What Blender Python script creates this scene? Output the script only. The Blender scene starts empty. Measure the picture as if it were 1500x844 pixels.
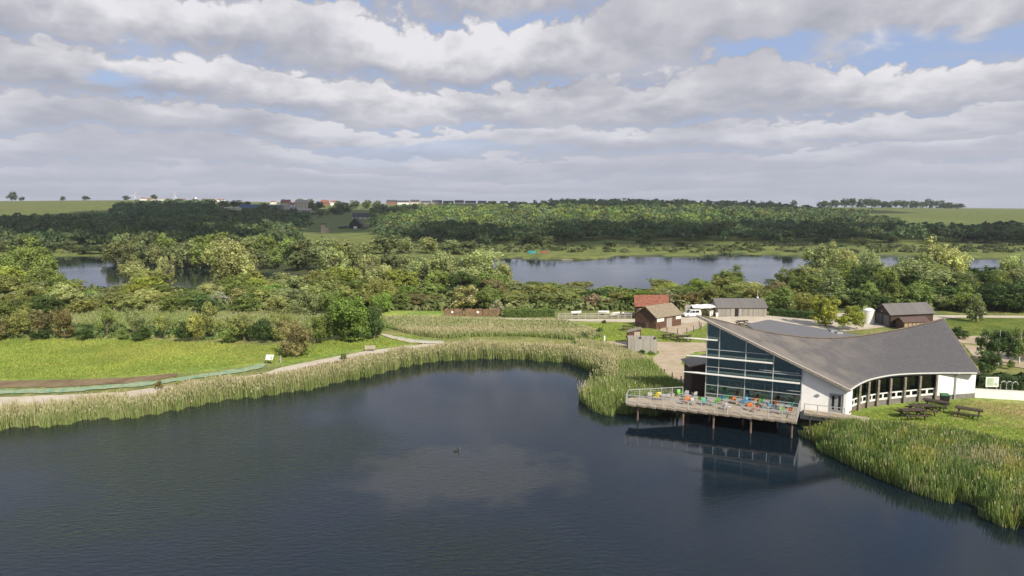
import bpy, bmesh, math, random
import numpy as np
from mathutils import Vector, Matrix
R = math.radians
rng = np.random.default_rng(7)
random.seed(7)
sc = bpy.context.scene
COL = sc.collection

# ---------------------------------------------------------------- camera
H = 28.0
PITCH = math.atan((422 - 298) / 1000.0)
cd = bpy.data.cameras.new('camera'); cam = bpy.data.objects.new('camera', cd); COL.objects.link(cam)
cd.sensor_width = 36; cd.lens = 24; cd.clip_start = 0.5; cd.clip_end = 20000
cam.location = (0, 0, H); cam.rotation_euler = (R(90) - PITCH, 0, 0)
sc.camera = cam
sc.view_settings.view_transform = 'Standard'; sc.view_settings.look = 'None'
sc.view_settings.exposure = 0.28; sc.view_settings.gamma = 1.0
sc.cycles.use_denoising = True
sc.cycles.max_bounces = 6; sc.cycles.transparent_max_bounces = 8
sc.cycles.caustics_reflective = False; sc.cycles.caustics_refractive = False

# ---------------------------------------------------------------- sun
HAZE = 0.00010
SUN_AZ = R(149); SUN_EL = R(38)          # azimuth clockwise from +Y
sd = bpy.data.lights.new('sun', 'SUN'); sun = bpy.data.objects.new('sun', sd); COL.objects.link(sun)
sd.energy = 5.0; sd.angle = R(0.5); sd.color = (1.0, 0.90, 0.74)
SV = Vector((math.sin(SUN_AZ) * math.cos(SUN_EL), math.cos(SUN_AZ) * math.cos(SUN_EL), math.sin(SUN_EL)))
sun.rotation_euler = SV.to_track_quat('Z', 'Y').to_euler()

# ---------------------------------------------------------------- node helpers
class NT:
    def __init__(s, tree): s.t = tree; s.t.nodes.clear()
    def n(s, typ, **kw):
        nd = s.t.nodes.new(typ)
        for k, v in kw.items():
            if k.startswith('_'): nd.inputs[k[1:].replace('_', ' ')].default_value = v
            else: setattr(nd, k, v)
        return nd
    def l(s, a, b): s.t.links.new(a, b)
    def m(s, op, a, b=None, c=None, clamp=False):
        nd = s.t.nodes.new('ShaderNodeMath'); nd.operation = op; nd.use_clamp = clamp
        for i, x in enumerate((a, b, c)):
            if x is None: continue
            if isinstance(x, (int, float)): nd.inputs[i].default_value = x
            else: s.l(x, nd.inputs[i])
        return nd.outputs[0]
    def mix(s, f, a, b, mode='MIX'):
        nd = s.t.nodes.new('ShaderNodeMix'); nd.data_type = 'RGBA'; nd.blend_type = mode; nd.clamp_factor = True
        for i, x in ((0, f), (6, a), (7, b)):
            if isinstance(x, (int, float)): nd.inputs[i].default_value = x
            elif isinstance(x, tuple): nd.inputs[i].default_value = (*x[:3], 1)
            else: s.l(x, nd.inputs[i])
        return nd.outputs[2]
    def ramp(s, f, pts):
        nd = s.t.nodes.new('ShaderNodeMapRange'); nd.interpolation_type = 'SMOOTHSTEP'
        s.l(f, nd.inputs[0])
        for i, x in enumerate(pts): nd.inputs[i + 1].default_value = x
        return nd.outputs[0]

# ---------------------------------------------------------------- sky with cloud layer
w = bpy.data.worlds.new('World'); sc.world = w; w.use_nodes = True
T = NT(w.node_tree)
out = T.n('ShaderNodeOutputWorld'); bg = T.n('ShaderNodeBackground'); T.l(bg.outputs[0], out.inputs[0])
bg.inputs[1].default_value = 0.1
sky = T.n('ShaderNodeTexSky', sky_type='NISHITA', sun_disc=False, sun_elevation=SUN_EL, sun_rotation=SUN_AZ,
          altitude=50, air_density=1.0, dust_density=1.2, ozone_density=1.3)
tc = T.n('ShaderNodeTexCoord'); sep = T.n('ShaderNodeSeparateXYZ'); T.l(tc.outputs['Generated'], sep.inputs[0])
zz = T.m('MAXIMUM', sep.outputs[2], 0.0)
CLOUD_SEED = 12.7
def nz(x, y, scale, detail, rough, off=0.0):
    cv = T.n('ShaderNodeCombineXYZ'); T.l(x, cv.inputs[0]); T.l(y, cv.inputs[1]); cv.inputs[2].default_value = CLOUD_SEED + off
    a = T.n('ShaderNodeTexNoise'); a.inputs['Scale'].default_value = scale; a.inputs['Detail'].default_value = detail; a.inputs['Roughness'].default_value = rough
    T.l(cv.outputs[0], a.inputs['Vector']); return a.outputs[0]
# banks of cumulus: rows packed closer towards the horizon, each with a flat grey base and a puffy bright top
e = T.m('LOGARITHM', T.m('ADD', zz, 0.035), math.e)
az = T.m('ARCTAN2', sep.outputs[0], sep.outputs[1])
us = T.m('MULTIPLY', az, 3.6)
w0 = T.m('MULTIPLY', e, 3.0)
big = nz(T.m('MULTIPLY', az, 1.6), T.m('MULTIPLY', e, 0.55), 1.0, 2, 0.5)
mid = nz(T.m('MULTIPLY', us, 1.1), T.m('MULTIPLY', e, 1.2), 1.0, 3, 0.45, 5)
puff = nz(T.m('MULTIPLY', us, 5.0), T.m('MULTIPLY', e, 6.0), 1.0, 6, 0.5, 9)
soft = nz(T.m('MULTIPLY', us, 2.6), T.m('MULTIPLY', e, 4.5), 1.0, 6, 0.55, 17)
pw = T.m('MULTIPLY', T.m('ABSOLUTE', T.m('SUBTRACT', puff, 0.5)), -1.5)
ww = T.m('ADD', T.m('ADD', w0, T.m('MULTIPLY', big, 1.6)), T.m('ADD', T.m('MULTIPLY', mid, 1.9), pw))
fr = T.m('FRACT', T.m('ADD', ww, 40.0))
rise = T.ramp(fr, (0.10, 0.90, 0.0, 1.0))
edge = T.ramp(fr, (0.90, 1.0, 1.0, 0.15))
strength = T.ramp(T.m('ADD', mid, T.m('MULTIPLY', soft, 0.4)), (0.58, 0.86, 0.25, 1.0))
bri = T.m('ADD', T.m('MULTIPLY', T.m('MULTIPLY', rise, edge), T.m('MULTIPLY', strength, 0.74)), T.m('ADD', 0.15, T.m('MULTIPLY', T.m('SUBTRACT', soft, 0.35), 1.0)), clamp=True)
gapn = nz(T.m('MULTIPLY', az, 2.4), T.m('MULTIPLY', e, 1.7), 1.0, 5, 0.5, 31)
gap = T.ramp(gapn, (0.52, 0.70, 0.0, 0.95))
highgap = T.m('MULTIPLY', T.ramp(zz, (0.24, 0.50, 0.0, 1.0)), 0.55)
fg = T.m('ADD', T.m('SUBTRACT', fr, T.m('ADD', gap, highgap)), T.m('MULTIPLY', T.m('SUBTRACT', soft, 0.5), 0.9))
cover = T.ramp(fg, (-0.34, 0.22, 0.0, 1.0))
ccol = T.mix(bri, (2.6, 2.72, 3.3), (6.75, 6.65, 6.95))
hz = T.ramp(zz, (0.0, 0.17, 1.0, 0.0))
skyb = T.mix(0.72, sky.outputs[0], (3.2, 4.0, 6.2))
ccol2 = T.mix(T.m('MULTIPLY', hz, 0.78), ccol, (4.3, 4.5, 5.3))
cov2 = T.m('MAXIMUM', cover, T.m('MULTIPLY', hz, 0.95))
fin = T.mix(cov2, skyb, ccol2)
T.l(fin, bg.inputs[0])

# ---------------------------------------------------------------- projection helpers (photo pixel -> place in the world)
cp, sp = math.cos(PITCH), math.sin(PITCH)
def ray(px, py):
    a = (px - 750) / 1000.0; b = -(py - 422) / 1000.0
    return Vector((a, cp + b * sp, -sp + b * cp))
def U(px, py, z=0.0):
    d = ray(px, py); t = (z - H) / d.z
    return Vector((d.x * t, d.y * t, z))
def atY(px, py, Y):
    d = ray(px, py); t = Y / d.y
    return Vector((d.x * t, Y, H + d.z * t))
def toPix(p):
    x, y, z = p[0], p[1], p[2] - H
    dep = y * cp - z * sp; up = y * sp + z * cp
    return 750 + 1000 * x / dep, 422 - 1000 * up / dep
def smooth(t): t = np.clip(t, 0, 1); return t * t * (3 - 2 * t)

def poly_sd(P, X, Y):
    """signed distance, positive outside"""
    P = np.array([(p[0], p[1]) for p in P]); n = len(P)
    d = np.full(X.shape, 1e18); ins = np.zeros(X.shape, bool)
    for i in range(n):
        x1, y1 = P[i]; x2, y2 = P[(i + 1) % n]
        ex, ey = x2 - x1, y2 - y1; L = ex * ex + ey * ey + 1e-12
        t = np.clip(((X - x1) * ex + (Y - y1) * ey) / L, 0, 1)
        dd = (X - x1 - t * ex) ** 2 + (Y - y1 - t * ey) ** 2
        d = np.minimum(d, dd)
        c = ((y1 > Y) != (y2 > Y)) & (X < (x2 - x1) * (Y - y1) / (y2 - y1 + 1e-12) + x1)
        ins ^= c
    d = np.sqrt(d)
    return np.where(ins, -d, d)
def curve_pts(pts, n=6):
    """Catmull-Rom through pts"""
    P = [Vector(p) for p in pts]; P = [P[0] * 2 - P[1]] + P + [P[-1] * 2 - P[-2]]; o = []
    for i in range(1, len(P) - 2):
        for k in range(n):
            t = k / n; a, b, c, d = P[i - 1:i + 3]
            o.append(0.5 * ((2 * b) + (c - a) * t + (2 * a - 5 * b + 4 * c - d) * t * t + (3 * b - a - 3 * c + d) * t ** 3))
    o.append(P[-2]); return o

# ---------------------------------------------------------------- terrain
shore_px = [(-300, 652), (-120, 640), (0, 627), (60, 623), (130, 613), (200, 609), (260, 598), (330, 584), (400, 577), (450, 568), (500, 558),
            (560, 544), (600, 534), (640, 528), (700, 525), (760, 525), (820, 529), (860, 538), (888, 550), (884, 565), (866, 582), (862, 596),
            (890, 606), (940, 604), (1000, 607), (1080, 608), (1140, 614), (1176, 625), (1192, 641), (1212, 659), (1246, 678), (1290, 701), (1350, 721), (1420, 738),
            (1465, 762), (1500, 772), (1600, 800)]
shore = [U(x, y) for x, y in shore_px]
SHORE = curve_pts(shore, 4)
POND = SHORE + [Vector((110, 40, 0)), Vector((300, 20, 0)), Vector((300, -200, 0)), Vector((-400, -200, 0)), Vector((-400, 75, 0))]
lake_px = [(-300, 378), (-100, 376), (0, 377), (60, 376), (100, 375), (160, 376), (172, 385), (230, 389), (300, 392), (360, 398), (480, 403), (560, 398),
           (640, 389), (700, 380), (740, 377.5), (790, 380), (845, 382), (890, 379), (905, 374), (1020, 376), (1045, 372), (1140, 373.5), (1180, 379), (1240, 380),
           (1280, 379), (1290, 374.5), (1330, 376), (1400, 380), (1460, 379), (1600, 381), (1800, 382),
           (1800, 412), (1500, 418), (1200, 420), (1000, 426), (700, 426), (560, 420), (420, 424), (250, 424), (100, 424), (-200, 424)]
LAKE = [U(x, y) for x, y in lake_px]
rx = np.array([-1500, 0, 250, 400, 560, 700, 800, 900, 1000, 1130, 1200, 1300, 1500, 3000.])
rz = np.array([34, 33, 33, 30, 27, 26, 25, 27, 26, 21, 18, 16, 13, 13.])
def hill(X, Y):
    px = 750 + 1000 * X / np.maximum(Y, 50)
    zr = np.interp(px, rx, rz)
    s = np.clip((Y - 430) / 1070, 0, 1)
    s = 0.75 * s + 0.25 * smooth(s)
    z = s * zr
    far = np.clip((Y - 1500) / 1500, 0, 1)
    und = 1.6 * np.sin(X / 130 + 1.3) * np.sin(Y / 170) * smooth((Y - 480) / 300)
    return z * (1 - 0.9 * far) + und * (1 - far)
LAWN_C = (50, 84)
def hgt(X, Y):
    X = np.asarray(X, float); Y = np.asarray(Y, float)
    land = 1.0 + 0.7 * smooth((X - 26) / 9) * smooth((Y - 60) / 14) * smooth((120 - Y) / 20)
    land = land + 0.12 * np.sin(X / 9.) * np.cos(Y / 7.) * smooth((-X - 5) / 20)
    s = np.minimum(poly_sd(POND, X, Y), poly_sd(LAKE, X, Y))
    z = np.where(s > 0, np.minimum(land, 0.03 + s * 0.33), np.maximum(-1.3, s * 0.3))
    return z + np.where(s > 0, hill(X, Y), 0)
def hz1(x, y): return float(hgt(np.array([x]), np.array([y]))[0])
def G(px, py):
    z = 1.0
    for _ in range(5):
        p = U(px, py, z) if py > 305 else atY(px, py, 1200)
        z = hz1(p.x, p.y)
        if py < 380: break
    if py >= 380: return Vector((p.x, p.y, z))
    d = ray(px, py); Ys = np.linspace(230, 1600, 550); Xs = Ys * d.x / d.y; Zs = H + Ys * d.z / d.y
    hh = hgt(Xs, Ys); k = np.argmax(Zs < hh)
    if Zs[k] >= hh[k]: k = len(Ys) - 60
    return Vector((Xs[k], Ys[k], hh[k]))

# ---------------------------------------------------------------- object helpers
def tag(o, label=None, cat=None, group=None, kind=None):
    if label: o['label'] = label
    if cat: o['category'] = cat
    if group: o['group'] = group
    if kind: o['kind'] = kind
    return o
def empty(name, loc, rz=0, label=None, cat=None, group=None, kind=None):
    o = bpy.data.objects.new(name, None); COL.objects.link(o); o.location = loc; o.rotation_euler = (0, 0, rz)
    o.empty_display_size = 0.3
    return tag(o, label, cat, group, kind)
def np_mesh(name, V, F, mat=None, col=None, smooth_=False):
    """V (n,3), F (m,k) all with k corners"""
    V = np.asarray(V, np.float32); F = np.asarray(F, np.int32); k = F.shape[1]
    me = bpy.data.meshes.new(name); me.vertices.add(len(V)); me.vertices.foreach_set('co', V.ravel())
    me.loops.add(F.size); me.loops.foreach_set('vertex_index', F.ravel())
    me.polygons.add(len(F)); me.polygons.foreach_set('loop_start', np.arange(0, F.size, k, dtype=np.int32))
    me.polygons.foreach_set('loop_total', np.full(len(F), k, np.int32))
    if smooth_: me.polygons.foreach_set('use_smooth', np.ones(len(F), bool))
    if col is not None:
        a = me.color_attributes.new('tint', 'FLOAT_COLOR', 'POINT')
        c = np.ones((len(V), 4), np.float32); c[:, :3] = col; a.data.foreach_set('color', c.ravel())
    if mat: me.materials.append(mat)
    me.update(); me.validate(); return me
def link(name, me, parent=None, loc=None):
    o = bpy.data.objects.new(name, me); COL.objects.link(o)
    if parent is not None: o.parent = parent
    if loc is not None: o.location = loc
    return o
class MB:
    def __init__(s): s.v = []; s.f = []
    def add(s, vs, fs):
        b = len(s.v); s.v += [tuple(v) for v in vs]; s.f += [tuple(b + i for i in f) for f in fs]; return s
    def box(s, x0, x1, y0, y1, z0, z1, M=None):
        vs = [Vector((x, y, z)) for z in (z0, z1) for y in (y0, y1) for x in (x0, x1)]
        if M is not None: vs = [M @ v for v in vs]
        return s.add(vs, [(0, 2, 3, 1), (4, 5, 7, 6), (0, 1, 5, 4), (2, 6, 7, 3), (0, 4, 6, 2), (1, 3, 7, 5)])
    def bar(s, a, b, w, h=None, up=(0, 0, 1)):
        a = Vector(a); b = Vector(b); h = h or w; d = (b - a); L = d.length
        if L < 1e-6: return s
        d /= L; u = Vector(up)
        if abs(d.dot(u)) > 0.98: u = Vector((1, 0, 0))
        x = d.cross(u).normalized(); y = x.cross(d).normalized()
        vs = [p + x * (sx * w / 2) + y * (sy * h / 2) for p in (a, b) for sx, sy in ((-1, -1), (1, -1), (1, 1), (-1, 1))]
        return s.add(vs, [(3, 2, 1, 0), (4, 5, 6, 7), (0, 1, 5, 4), (1, 2, 6, 5), (2, 3, 7, 6), (3, 0, 4, 7)])
    def tube(s, pts, rad, n=6, cap=True):
        pts = [Vector(p) for p in pts]; m = len(pts)
        if not hasattr(rad, '__len__'): rad = [rad] * m
        b = len(s.v)
        for i, p in enumerate(pts):
            d = (pts[min(i + 1, m - 1)] - pts[max(i - 1, 0)]).normalized()
            u = Vector((0, 0, 1)) if abs(d.z) < 0.9 else Vector((1, 0, 0))
            x = d.cross(u).normalized(); y = x.cross(d)
            for k in range(n):
                a = 2 * math.pi * k / n; s.v.append(tuple(p + (x * math.cos(a) + y * math.sin(a)) * rad[i]))
        for i in range(m - 1):
            for k in range(n):
                s.f.append((b + i * n + k, b + i * n + (k + 1) % n, b + (i + 1) * n + (k + 1) % n, b + (i + 1) * n + k))
        if cap: s.f.append(tuple(b + k for k in range(n))[::-1]); s.f.append(tuple(b + (m - 1) * n + k for k in range(n)))
        return s
    def prism(s, poly, z0, z1, M=None):
        """vertical extrusion of an xy polygon"""
        n = len(poly); vs = [Vector((p[0], p[1], z)) for z in (z0, z1) for p in poly]
        if M is not None: vs = [M @ v for v in vs]
        return s.add(vs, [tuple(range(n))[::-1], tuple(range(n, 2 * n))] + [(i, (i + 1) % n, n + (i + 1) % n, n + i) for i in range(n)])
    def slab(s, quad, th):
        """thick sheet: points in order, extruded along -normal"""
        q = [Vector(p) for p in quad]; nrm = Vector((0, 0, 0))
        for i in range(len(q)): nrm += q[i].cross(q[(i + 1) % len(q)])
        nrm.normalize()
        if nrm.z < -1e-6: nrm = -nrm
        n = len(q)
        return s.add(q + [p - nrm * th for p in q], [tuple(range(n)), tuple(range(n, 2 * n))[::-1]] + [(i, n + i, n + (i + 1) % n, (i + 1) % n) for i in range(n)])
    def mesh(s, name, mat, bevel=0):
        me = bpy.data.meshes.new(name); me.from_pydata(s.v, [], s.f)
        bm = bmesh.new(); bm.from_mesh(me); bmesh.ops.recalc_face_normals(bm, faces=bm.faces)
        if bevel: bmesh.ops.bevel(bm, geom=bm.edges[:], offset=bevel, segments=1, affect='EDGES')
        bm.to_mesh(me); bm.free()
        if mat: me.materials.append(mat)
        return me
    def build(s, name, mat, parent=None, bevel=0, loc=None): return link(name, s.mesh(name, mat, bevel), parent, loc)

# ---------------------------------------------------------------- materials
def mat_base(name):
    m = bpy.data.materials.new(name); m.use_nodes = True; t = NT(m.node_tree)
    o = t.n('ShaderNodeOutputMaterial'); return m, t, o
def plain(name, col, rough=0.7, var=0.25, scale=3.0, spec=0.3, bump=0.0, metal=0.0, col2=None, stretch=None, coord='Object', fine=True):
    m, t, o = mat_base(name)
    p = t.n('ShaderNodeBsdfPrincipled'); t.l(p.outputs[0], o.inputs[0])
    p.inputs['Roughness'].default_value = rough; p.inputs['Specular IOR Level'].default_value = spec; p.inputs['Metallic'].default_value = metal
    tc = t.n('ShaderNodeTexCoord'); mp = t.n('ShaderNodeMapping'); t.l(tc.outputs[coord], mp.inputs[0])
    if stretch: mp.inputs['Scale'].default_value = stretch
    n1 = t.n('ShaderNodeTexNoise'); n1.inputs['Scale'].default_value = scale; n1.inputs['Detail'].default_value = 6; n1.inputs['Roughness'].default_value = 0.65
    t.l(mp.outputs[0], n1.inputs['Vector'])
    c2 = col2 or tuple(c * (1 - var) for c in col)
    f = t.ramp(n1.outputs[0], (0.35, 0.65, 0.0, 1.0))
    c = t.mix(f, col, c2); t.l(c, p.inputs['Base Color'])
    if bump:
        b = t.n('ShaderNodeBump'); b.inputs['Strength'].default_value = bump; b.inputs['Distance'].default_value = 0.05
        t.l(n1.outputs[0], b.inputs['Height']); t.l(b.outputs[0], p.inputs['Normal'])
    return m
def boards(name, c1, c2, width=0.14, axis='X', rough=0.8, bump=0.6):
    """weathered boards: stripes across an axis, each board its own tone"""
    m, t, o = mat_base(name)
    p = t.n('ShaderNodeBsdfPrincipled'); t.l(p.outputs[0], o.inputs[0]); p.inputs['Roughness'].default_value = rough; p.inputs['Specular IOR Level'].default_value = 0.2
    tc = t.n('ShaderNodeTexCoord'); sp_ = t.n('ShaderNodeSeparateXYZ'); t.l(tc.outputs['Object'], sp_.inputs[0])
    if axis == 'XY': ax = t.m('ADD', sp_.outputs[0], t.m('MULTIPLY', sp_.outputs[1], 1.0))
    else: ax = sp_.outputs['XYZ'.index(axis)]
    q = t.m('DIVIDE', ax, width); fl = t.m('FLOOR', q); fr = t.m('FRACT', q)
    wn = t.n('ShaderNodeTexWhiteNoise'); wn.noise_dimensions = '1D'; t.l(fl, wn.inputs['W'])
    ns = t.n('ShaderNodeTexNoise'); ns.inputs['Scale'].default_value = 2.2; ns.inputs['Detail'].default_value = 5; t.l(tc.outputs['Object'], ns.inputs['Vector'])
    f = t.m('ADD', t.m('MULTIPLY', wn.outputs[0], 0.6), t.m('MULTIPLY', ns.outputs[0], 0.5), clamp=True)
    c = t.mix(f, c1, c2)
    gap = t.m('LESS_THAN', fr, 0.10)
    c = t.mix(t.m('MULTIPLY', gap, 0.65), c, tuple(x * 0.25 for x in c1)); t.l(c, p.inputs['Base Color'])
    b = t.n('ShaderNodeBump'); b.inputs['Strength'].default_value = bump; b.inputs['Distance'].default_value = 0.02
    t.l(t.m('SUBTRACT', 1.0, gap), b.inputs['Height']); t.l(b.outputs[0], p.inputs['Normal'])
    return m
def leafmat(name, trans=0.36, var=0.35):
    m, t, o = mat_base(name)
    oi = t.n('ShaderNodeObjectInfo'); at = t.n('ShaderNodeAttribute', attribute_name='tint')
    c = t.mix(1.0, oi.outputs['Color'], at.outputs['Color'], 'MULTIPLY')
    p = t.n('ShaderNodeBsdfPrincipled'); t.l(c, p.inputs['Base Color']); p.inputs['Roughness'].default_value = 0.6; p.inputs['Specular IOR Level'].default_value = 0.15
    tr = t.n('ShaderNodeBsdfTranslucent'); t.l(t.mix(1.0, c, (1.15, 1.2, 0.6), 'MULTIPLY'), tr.inputs[0])
    mx = t.n('ShaderNodeMixShader'); mx.inputs[0].default_value = trans
    t.l(p.outputs[0], mx.inputs[1]); t.l(tr.outputs[0], mx.inputs[2]); t.l(mx.outputs[0], o.inputs[0])
    return m
M = {}
M['leaf'] = leafmat('leaf'); M['reed'] = leafmat('reed_blades', 0.25)
M['bark'] = plain('bark', (0.16, 0.13, 0.10), 0.9, 0.5, 6, bump=0.6, stretch=(1, 1, .3))
M['birch'] = plain('birch_bark', (0.62, 0.60, 0.55), 0.8, 0.5, 5, col2=(0.2, .19, .17), stretch=(1, 1, 3))
M['white'] = plain('white_render', (0.80, 0.80, 0.79), 0.85, 0.06, 1.2, bump=0.1)
M['whitepaint'] = plain('white_paint', (0.74, 0.74, 0.72), 0.5, 0.1, 2)
M['steel'] = plain('galvanised_steel', (0.50, 0.51, 0.52), 0.4, 0.2, 4, metal=0.35)
M['mullion'] = plain('pale_aluminium', (0.46, 0.50, 0.50), 0.35, 0.12, 3, metal=0.3)
M['louvre'] = plain('louvre_aluminium', (0.72, 0.73, 0.70), 0.45, 0.1, 3, metal=0.1)
M['darkwood'] = boards('dark_stained_boards', (0.050, 0.033, 0.026), (0.085, 0.055, 0.042), 0.18, 'Z')
M['brownwood'] = boards('brown_stained_boards', (0.085, 0.046, 0.034), (0.15, 0.085, 0.06), 0.16, 'Z')
M['greywood'] = boards('weathered_grey_boards', (0.19, 0.175, 0.155), (0.36, 0.34, 0.31), 0.15, 'X')
M['greywoodY'] = boards('weathered_boards', (0.24, 0.225, 0.20), (0.40, 0.38, 0.35), 0.15, 'XY')
M['deckwood'] = boards('deck_boards', (0.30, 0.25, 0.19), (0.42, 0.36, 0.28), 0.145, 'X')
M['timber'] = plain('weathered_timber', (0.30, 0.26, 0.21), 0.85, 0.4, 3, bump=0.3)
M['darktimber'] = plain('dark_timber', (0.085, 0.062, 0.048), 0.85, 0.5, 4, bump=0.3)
M['pile'] = plain('timber_pile', (0.22, 0.15, 0.125), 0.85, 0.5, 3)
M['plinth'] = plain('grey_plinth', (0.20, 0.19, 0.18), 0.85, 0.25, 2)
M['floor'] = plain('interior_floor', (0.20, 0.16, 0.12), 0.5, 0.2, 1)
M['innerwall'] = plain('interior_wall', (0.42, 0.42, 0.40), 0.9, 0.1, 1)
M['black'] = plain('black_plastic', (0.02, 0.02, 0.022), 0.45, 0.1)
M['rubber'] = plain('rubber', (0.02, 0.02, 0.02), 0.8, 0.1)
M['concrete'] = plain('concrete', (0.35, 0.34, 0.31), 0.9, 0.2, 2)
M['stone'] = plain('pale_stone', (0.40, 0.36, 0.29), 0.9, 0.25, 1)
M['brick'] = plain('red_brick', (0.30, 0.15, 0.10), 0.9, 0.25, 1)
M['cream'] = plain('cream_render', (0.62, 0.56, 0.44), 0.9, 0.15, 1)
M['redroof'] = plain('red_clay_roof', (0.30, 0.12, 0.075), 0.85, 0.3, 2)
M['darkroof'] = plain('dark_slate_roof', (0.07, 0.07, 0.08), 0.8, 0.3, 2)
M['blueroof'] = plain('blue_sheet_roof', (0.05, 0.08, 0.16), 0.5, 0.2, 2)
M['greenpaint'] = plain('green_paint', (0.04, 0.16, 0.07), 0.5)
M['redpaint'] = plain('red_paint', (0.45, 0.06, 0.03), 0.5)
M['canvas'] = plain('white_canvas', (0.80, 0.79, 0.74), 0.8, 0.06, 1)
M['darkglass'] = plain('dark_window_glass', (0.015, 0.02, 0.025), 0.08, 0.1, spec=0.6)
M['doorgrey'] = plain('grey_roller_door', (0.13, 0.135, 0.15), 0.5, 0.15, 2)
M['carwhite'] = plain('white_car_paint', (0.78, 0.78, 0.78), 0.25, 0.04, spec=0.5)
M['chrome'] = plain('lamp_lens', (0.7, 0.68, 0.65), 0.15, 0.1, spec=0.6)

# thin glass: reflective, tinted, see-through
def glassmat(name, tint, base_refl=0.06):
    m, t, o = mat_base(name)
    tr = t.n('ShaderNodeBsdfTransparent'); tr.inputs[0].default_value = (*tint, 1)
    gl = t.n('ShaderNodeBsdfGlossy'); gl.inputs['Roughness'].default_value = 0.03; gl.inputs[0].default_value = (.74, .93, .92, 1)
    fr = t.n('ShaderNodeFresnel'); fr.inputs[0].default_value = 1.5
    ge = t.n('ShaderNodeNewGeometry'); ns = t.n('ShaderNodeTexNoise'); ns.inputs['Scale'].default_value = 0.35; t.l(ge.outputs['Position'], ns.inputs['Vector'])
    b = t.n('ShaderNodeBump'); b.inputs['Strength'].default_value = 0.12; b.inputs['Distance'].default_value = 0.1; t.l(ns.outputs[0], b.inputs['Height']); t.l(b.outputs[0], gl.inputs['Normal'])
    mx = t.n('ShaderNodeMixShader'); t.l(t.m('ADD', fr.outputs[0], base_refl, clamp=True), mx.inputs[0]); t.l(tr.outputs[0], mx.inputs[1]); t.l(gl.outputs[0], mx.inputs[2])
    t.l(mx.outputs[0], o.inputs[0]); return m
M['glass'] = glassmat('tinted_glass', (0.50, 0.68, 0.68), 0.10)
M['clear'] = glassmat('clear_glass', (0.75, 0.8, 0.8), 0.02)

# shingle roof with lichen towards the left wing
def roofmat():
    m, t, o = mat_base('curved_shingle_roof')
    p = t.n('ShaderNodeBsdfPrincipled'); t.l(p.outputs[0], o.inputs[0]); p.inputs['Roughness'].default_value = 0.8; p.inputs['Specular IOR Level'].default_value = 0.25
    at = t.n('ShaderNodeAttribute', attribute_name='tint'); sp_ = t.n('ShaderNodeSeparateXYZ'); t.l(at.outputs['Color'], sp_.inputs[0])
    # tint.x = u along roof, tint.y = v down slope
    row = t.m('MULTIPLY', sp_.outputs[1], 62.0); fl = t.m('FLOOR', row); fr = t.m('FRACT', row)
    colm = t.m('ADD', t.m('MULTIPLY', sp_.outputs[0], 150.0), t.m('MULTIPLY', t.m('MODULO', fl, 2.0), 0.5)); cf = t.m('FLOOR', colm)
    cv = t.n('ShaderNodeCombineXYZ'); t.l(fl, cv.inputs[0]); t.l(cf, cv.inputs[1])
    wn = t.n('ShaderNodeTexWhiteNoise'); wn.noise_dimensions = '2D'; t.l(cv.outputs[0], wn.inputs['Vector'])
    tc = t.n('ShaderNodeTexCoord'); ns = t.n('ShaderNodeTexNoise'); ns.inputs['Scale'].default_value = 0.3; ns.inputs['Detail'].default_value = 8; ns.inputs['Roughness'].default_value = 0.6; t.l(tc.outputs['Object'], ns.inputs['Vector'])
    base = t.mix(wn.outputs[0], (0.088, 0.086, 0.092), (0.112, 0.108, 0.113))
    # lichen is heaviest at the ridge and on the high left end
    a = t.m('SUBTRACT', 1.0, t.m('MULTIPLY', sp_.outputs[0], 1.9)); b_ = t.m('SUBTRACT', 0.75, t.m('MULTIPLY', sp_.outputs[1], 0.9))
    lf = t.m('MULTIPLY', t.m('ADD', a, t.m('MULTIPLY', b_, 0.9)), t.ramp(ns.outputs[0], (0.36, 0.62, 0.15, 1.0)), clamp=True)
    c = t.mix(t.m('MULTIPLY', lf, 0.62), base, (0.25, 0.22, 0.18))
    rd = t.ramp(sp_.outputs[1], (0.0, 0.035, 1.0, 0.0))
    c = t.mix(t.m('MULTIPLY', rd, 0.6), c, (0.26, 0.20, 0.14))
    c = t.mix(t.m('MULTIPLY', t.m('LESS_THAN', fr, 0.16), 0.4), c, (0.03, 0.03, 0.03))
    ns2 = t.n('ShaderNodeTexNoise'); ns2.inputs['Scale'].default_value = 1.3; ns2.inputs['Detail'].default_value = 4; t.l(tc.outputs['Object'], ns2.inputs['Vector'])
    c = t.mix(1.0, c, t.mix(ns2.outputs[0], (0.86, 0.86, 0.86), (1.12, 1.12, 1.12)), 'MULTIPLY')
    t.l(c, p.inputs['Base Color'])
    b = t.n('ShaderNodeBump'); b.inputs['Strength'].default_value = 0.35; b.inputs['Distance'].default_value = 0.03; t.l(fr, b.inputs['Height']); t.l(b.outputs[0], p.inputs['Normal'])
    return m
M['roof'] = roofmat()
def seam(name, c1, c2, width, axis):
    return boards(name, c1, c2, width, axis, 0.55, 0.8)
M['seamroof'] = seam('standing_seam_roof', (0.15, 0.155, 0.17), (0.18, 0.185, 0.2), 0.45, 'X')
M['sheetroof'] = seam('grey_sheet_roof', (0.13, 0.125, 0.12), (0.17, 0.16, 0.155), 0.6, 'X')
M['tileroof'] = plain('brown_tile_roof', (0.185, 0.145, 0.11), 0.9, 0.4, 3, col2=(0.27, 0.24, 0.17))
M['redtile'] = plain('orange_tile_roof', (0.27, 0.11, 0.07), 0.85, 0.4, 1.5)

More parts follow.
